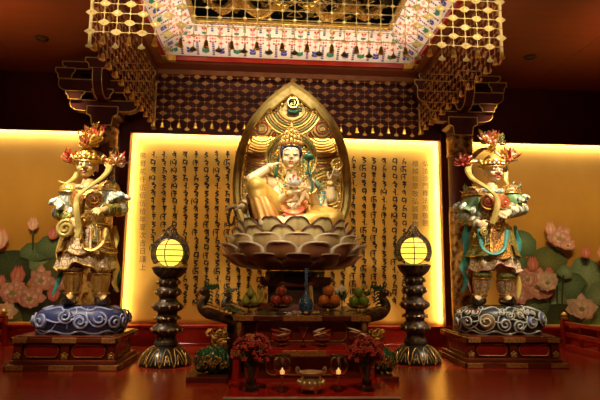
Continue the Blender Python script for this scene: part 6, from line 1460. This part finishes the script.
# ================================================================== LIGHTS
def area(name, loc, aim, sx, sy, power, col=(1, .72, .38), spread=180, long=(1, 0, 0)):
    l = bpy.data.lights.new(name, 'AREA'); l.shape = 'RECTANGLE'; l.size = sx; l.size_y = sy; l.energy = power; l.color = col; l.spread = math.radians(spread)
    o = bpy.data.objects.new(name, l); COL.objects.link(o); o.location = loc
    z = -(V(aim)-V(loc)).normalized(); la = V(long)
    y = (la-z*la.dot(z)).normalized(); x = y.cross(z)
    if sx > sy: x, y = y, -x
    o.rotation_euler = Matrix((x, y, z)).transposed().to_euler(); return o
def spot(name, loc, aim, power, ang=40, col=(1, .78, .5), rad=.05, blend=.5):
    l = bpy.data.lights.new(name, 'SPOT'); l.energy = power; l.spot_size = math.radians(ang); l.spot_blend = blend; l.color = col; l.shadow_soft_size = rad
    o = bpy.data.objects.new(name, l); COL.objects.link(o); o.location = loc
    o.rotation_euler = (V(aim)-V(loc)).to_track_quat('-Z', 'Y').to_euler(); return o
warm = (1, .74, .36)
# light strips tucked behind the lintel and the panel frame
amb = (1, .70, .30)
ys = YW+.028
area('led_strip_panel', (0, ys, ZT+.03), (0, YP+.01, ZT-.12), 4.15, .012, 36, (1, .87, .60))
area('led_strip_mural', (-3.75, ys, ZT+.03), (-3.75, YP+.01, ZT-.12), 2.45, .012, 20, (1, .87, .60))
area('led_strip_mural', (3.9, ys, ZT+.03), (3.9, YP+.01, ZT-.12), 2.9, .012, 23, (1, .87, .60))
area('led_strip_side', (-PX+.006, ys, 1.5), (-PX+.10, YP+.01, 1.5), .012, 2.45, 13, (1, .80, .46), long=(0, 0, 1))
area('led_strip_side', (PX-.006, ys, 1.5), (PX-.10, YP+.01, 1.5), .012, 2.45, 20, (1, .80, .46), long=(0, 0, 1))
# added fill strips brightening the lower panel and murals, no fittings there
area('wash_fill_panel', (0, 6.16, 3.38), (0, 6.815, 1.45), 3.4, .03, 8, (1, .72, .34), 34)
area('wash_fill_mural', (-3.75, 6.0, 3.5), (-3.75, 6.83, 1.4), 2.2, .03, 10, (1, .72, .34), 42)
area('wash_fill_mural', (3.9, 6.0, 3.5), (3.9, 6.83, 1.4), 2.6, .03, 11, (1, .72, .34), 42)
# cove lights inside the ceiling opening
cv = (1, .80, .60)
area('cove_light', (0, 5.35, 3.40), (0, 5.88, 3.73), 2.6, .04, 4.5, cv, 80)
area('cove_light', (-.9, 5.1, 3.40), (-1.36, 5.1, 3.73), .04, 1.1, 2.4, cv, 80, long=(0, 1, 0))
area('cove_light', (.9, 5.1, 3.40), (1.36, 5.1, 3.73), .04, 1.1, 2.4, cv, 80, long=(0, 1, 0))
spot('dragon_spot', (0, 4.75, 3.45), (0, 5.55, 3.95), 12, 95, (1, .72, .36))
# spots on the figures
fc = (1, .84, .60)
spot('statue_spot', (-.35, 4.3, 3.45), (0, 5.5, 1.8), 240, 36, fc)
spot('statue_spot', (.6, 4.3, 3.45), (0, 5.5, 1.8), 130, 36, fc)
spot('statue_front_spot', (-.3, 1.2, 3.5), (0, 5.2, 1.38), 560, 20, fc, .05, 1.)
spot('guardian_spot', (-2.75, 4.2, 3.45), (-2.08, 5.3, 1.55), 480, 42, fc)
spot('guardian_spot', (2.75, 4.2, 3.45), (2.15, 5.4, 1.55), 430, 42, fc)
spot('guardian_spot', (-2.2, 2.0, 3.5), (-2.08, 5.3, 1.2), 150, 30, fc, .05, 1.)
spot('guardian_spot', (2.2, 2.0, 3.5), (2.15, 5.4, 1.2), 150, 30, fc, .05, 1.)
for sx in (-1, 1): area('net_fill', (sx*1.5, 3.40, 2.87), (sx*1.5, 4.07, 3.22), .7, .04, 4.6, (1, .84, .60), 84)  # added unseen strips in front of the net, brightening its medallions
area('net_fill', (0, 3.40, 2.87), (0, 4.07, 3.10), 2.0, .04, 3, (1, .86, .66), 60)
spot('halo_spot', (0, 4.3, 3.45), (0, 5.95, 2.66), 120, 32, fc, .05, .7)
# added fill spots out of view, brightening the ceiling
for x in (-3.3, 3.7): spot('ceiling_fill', (x, 4.5, 2.5), (x, 4.6, 3.55), 58, 125, (1, .56, .22), .1, 1.)
# added fill spots on the visitors' side, for general ambient light
for x in (-2.6, 0, 2.6): spot('hall_fill', (x, 2.0, 3.5), (x*.85, 4.4, 0), 180 if x else 230, 60, (1, .60, .28), .12, 1.)
w = bpy.data.worlds.new('world'); SC.world = w; w.use_nodes = True
w.node_tree.nodes['Background'].inputs[0].default_value = (1, .6, .35, 1); w.node_tree.nodes['Background'].inputs[1].default_value = .02
SC.view_settings.view_transform = 'Standard'; SC.view_settings.look = 'None'; SC.view_settings.gamma = 1; SC.view_settings.use_curve_mapping = False
SC.view_settings.exposure = 0
SC.cycles.use_denoising = True; SC.cycles.max_bounces = 8; SC.cycles.sample_clamp_indirect = 4
for o in bpy.data.objects:
    if 'org' in o: del o['org']
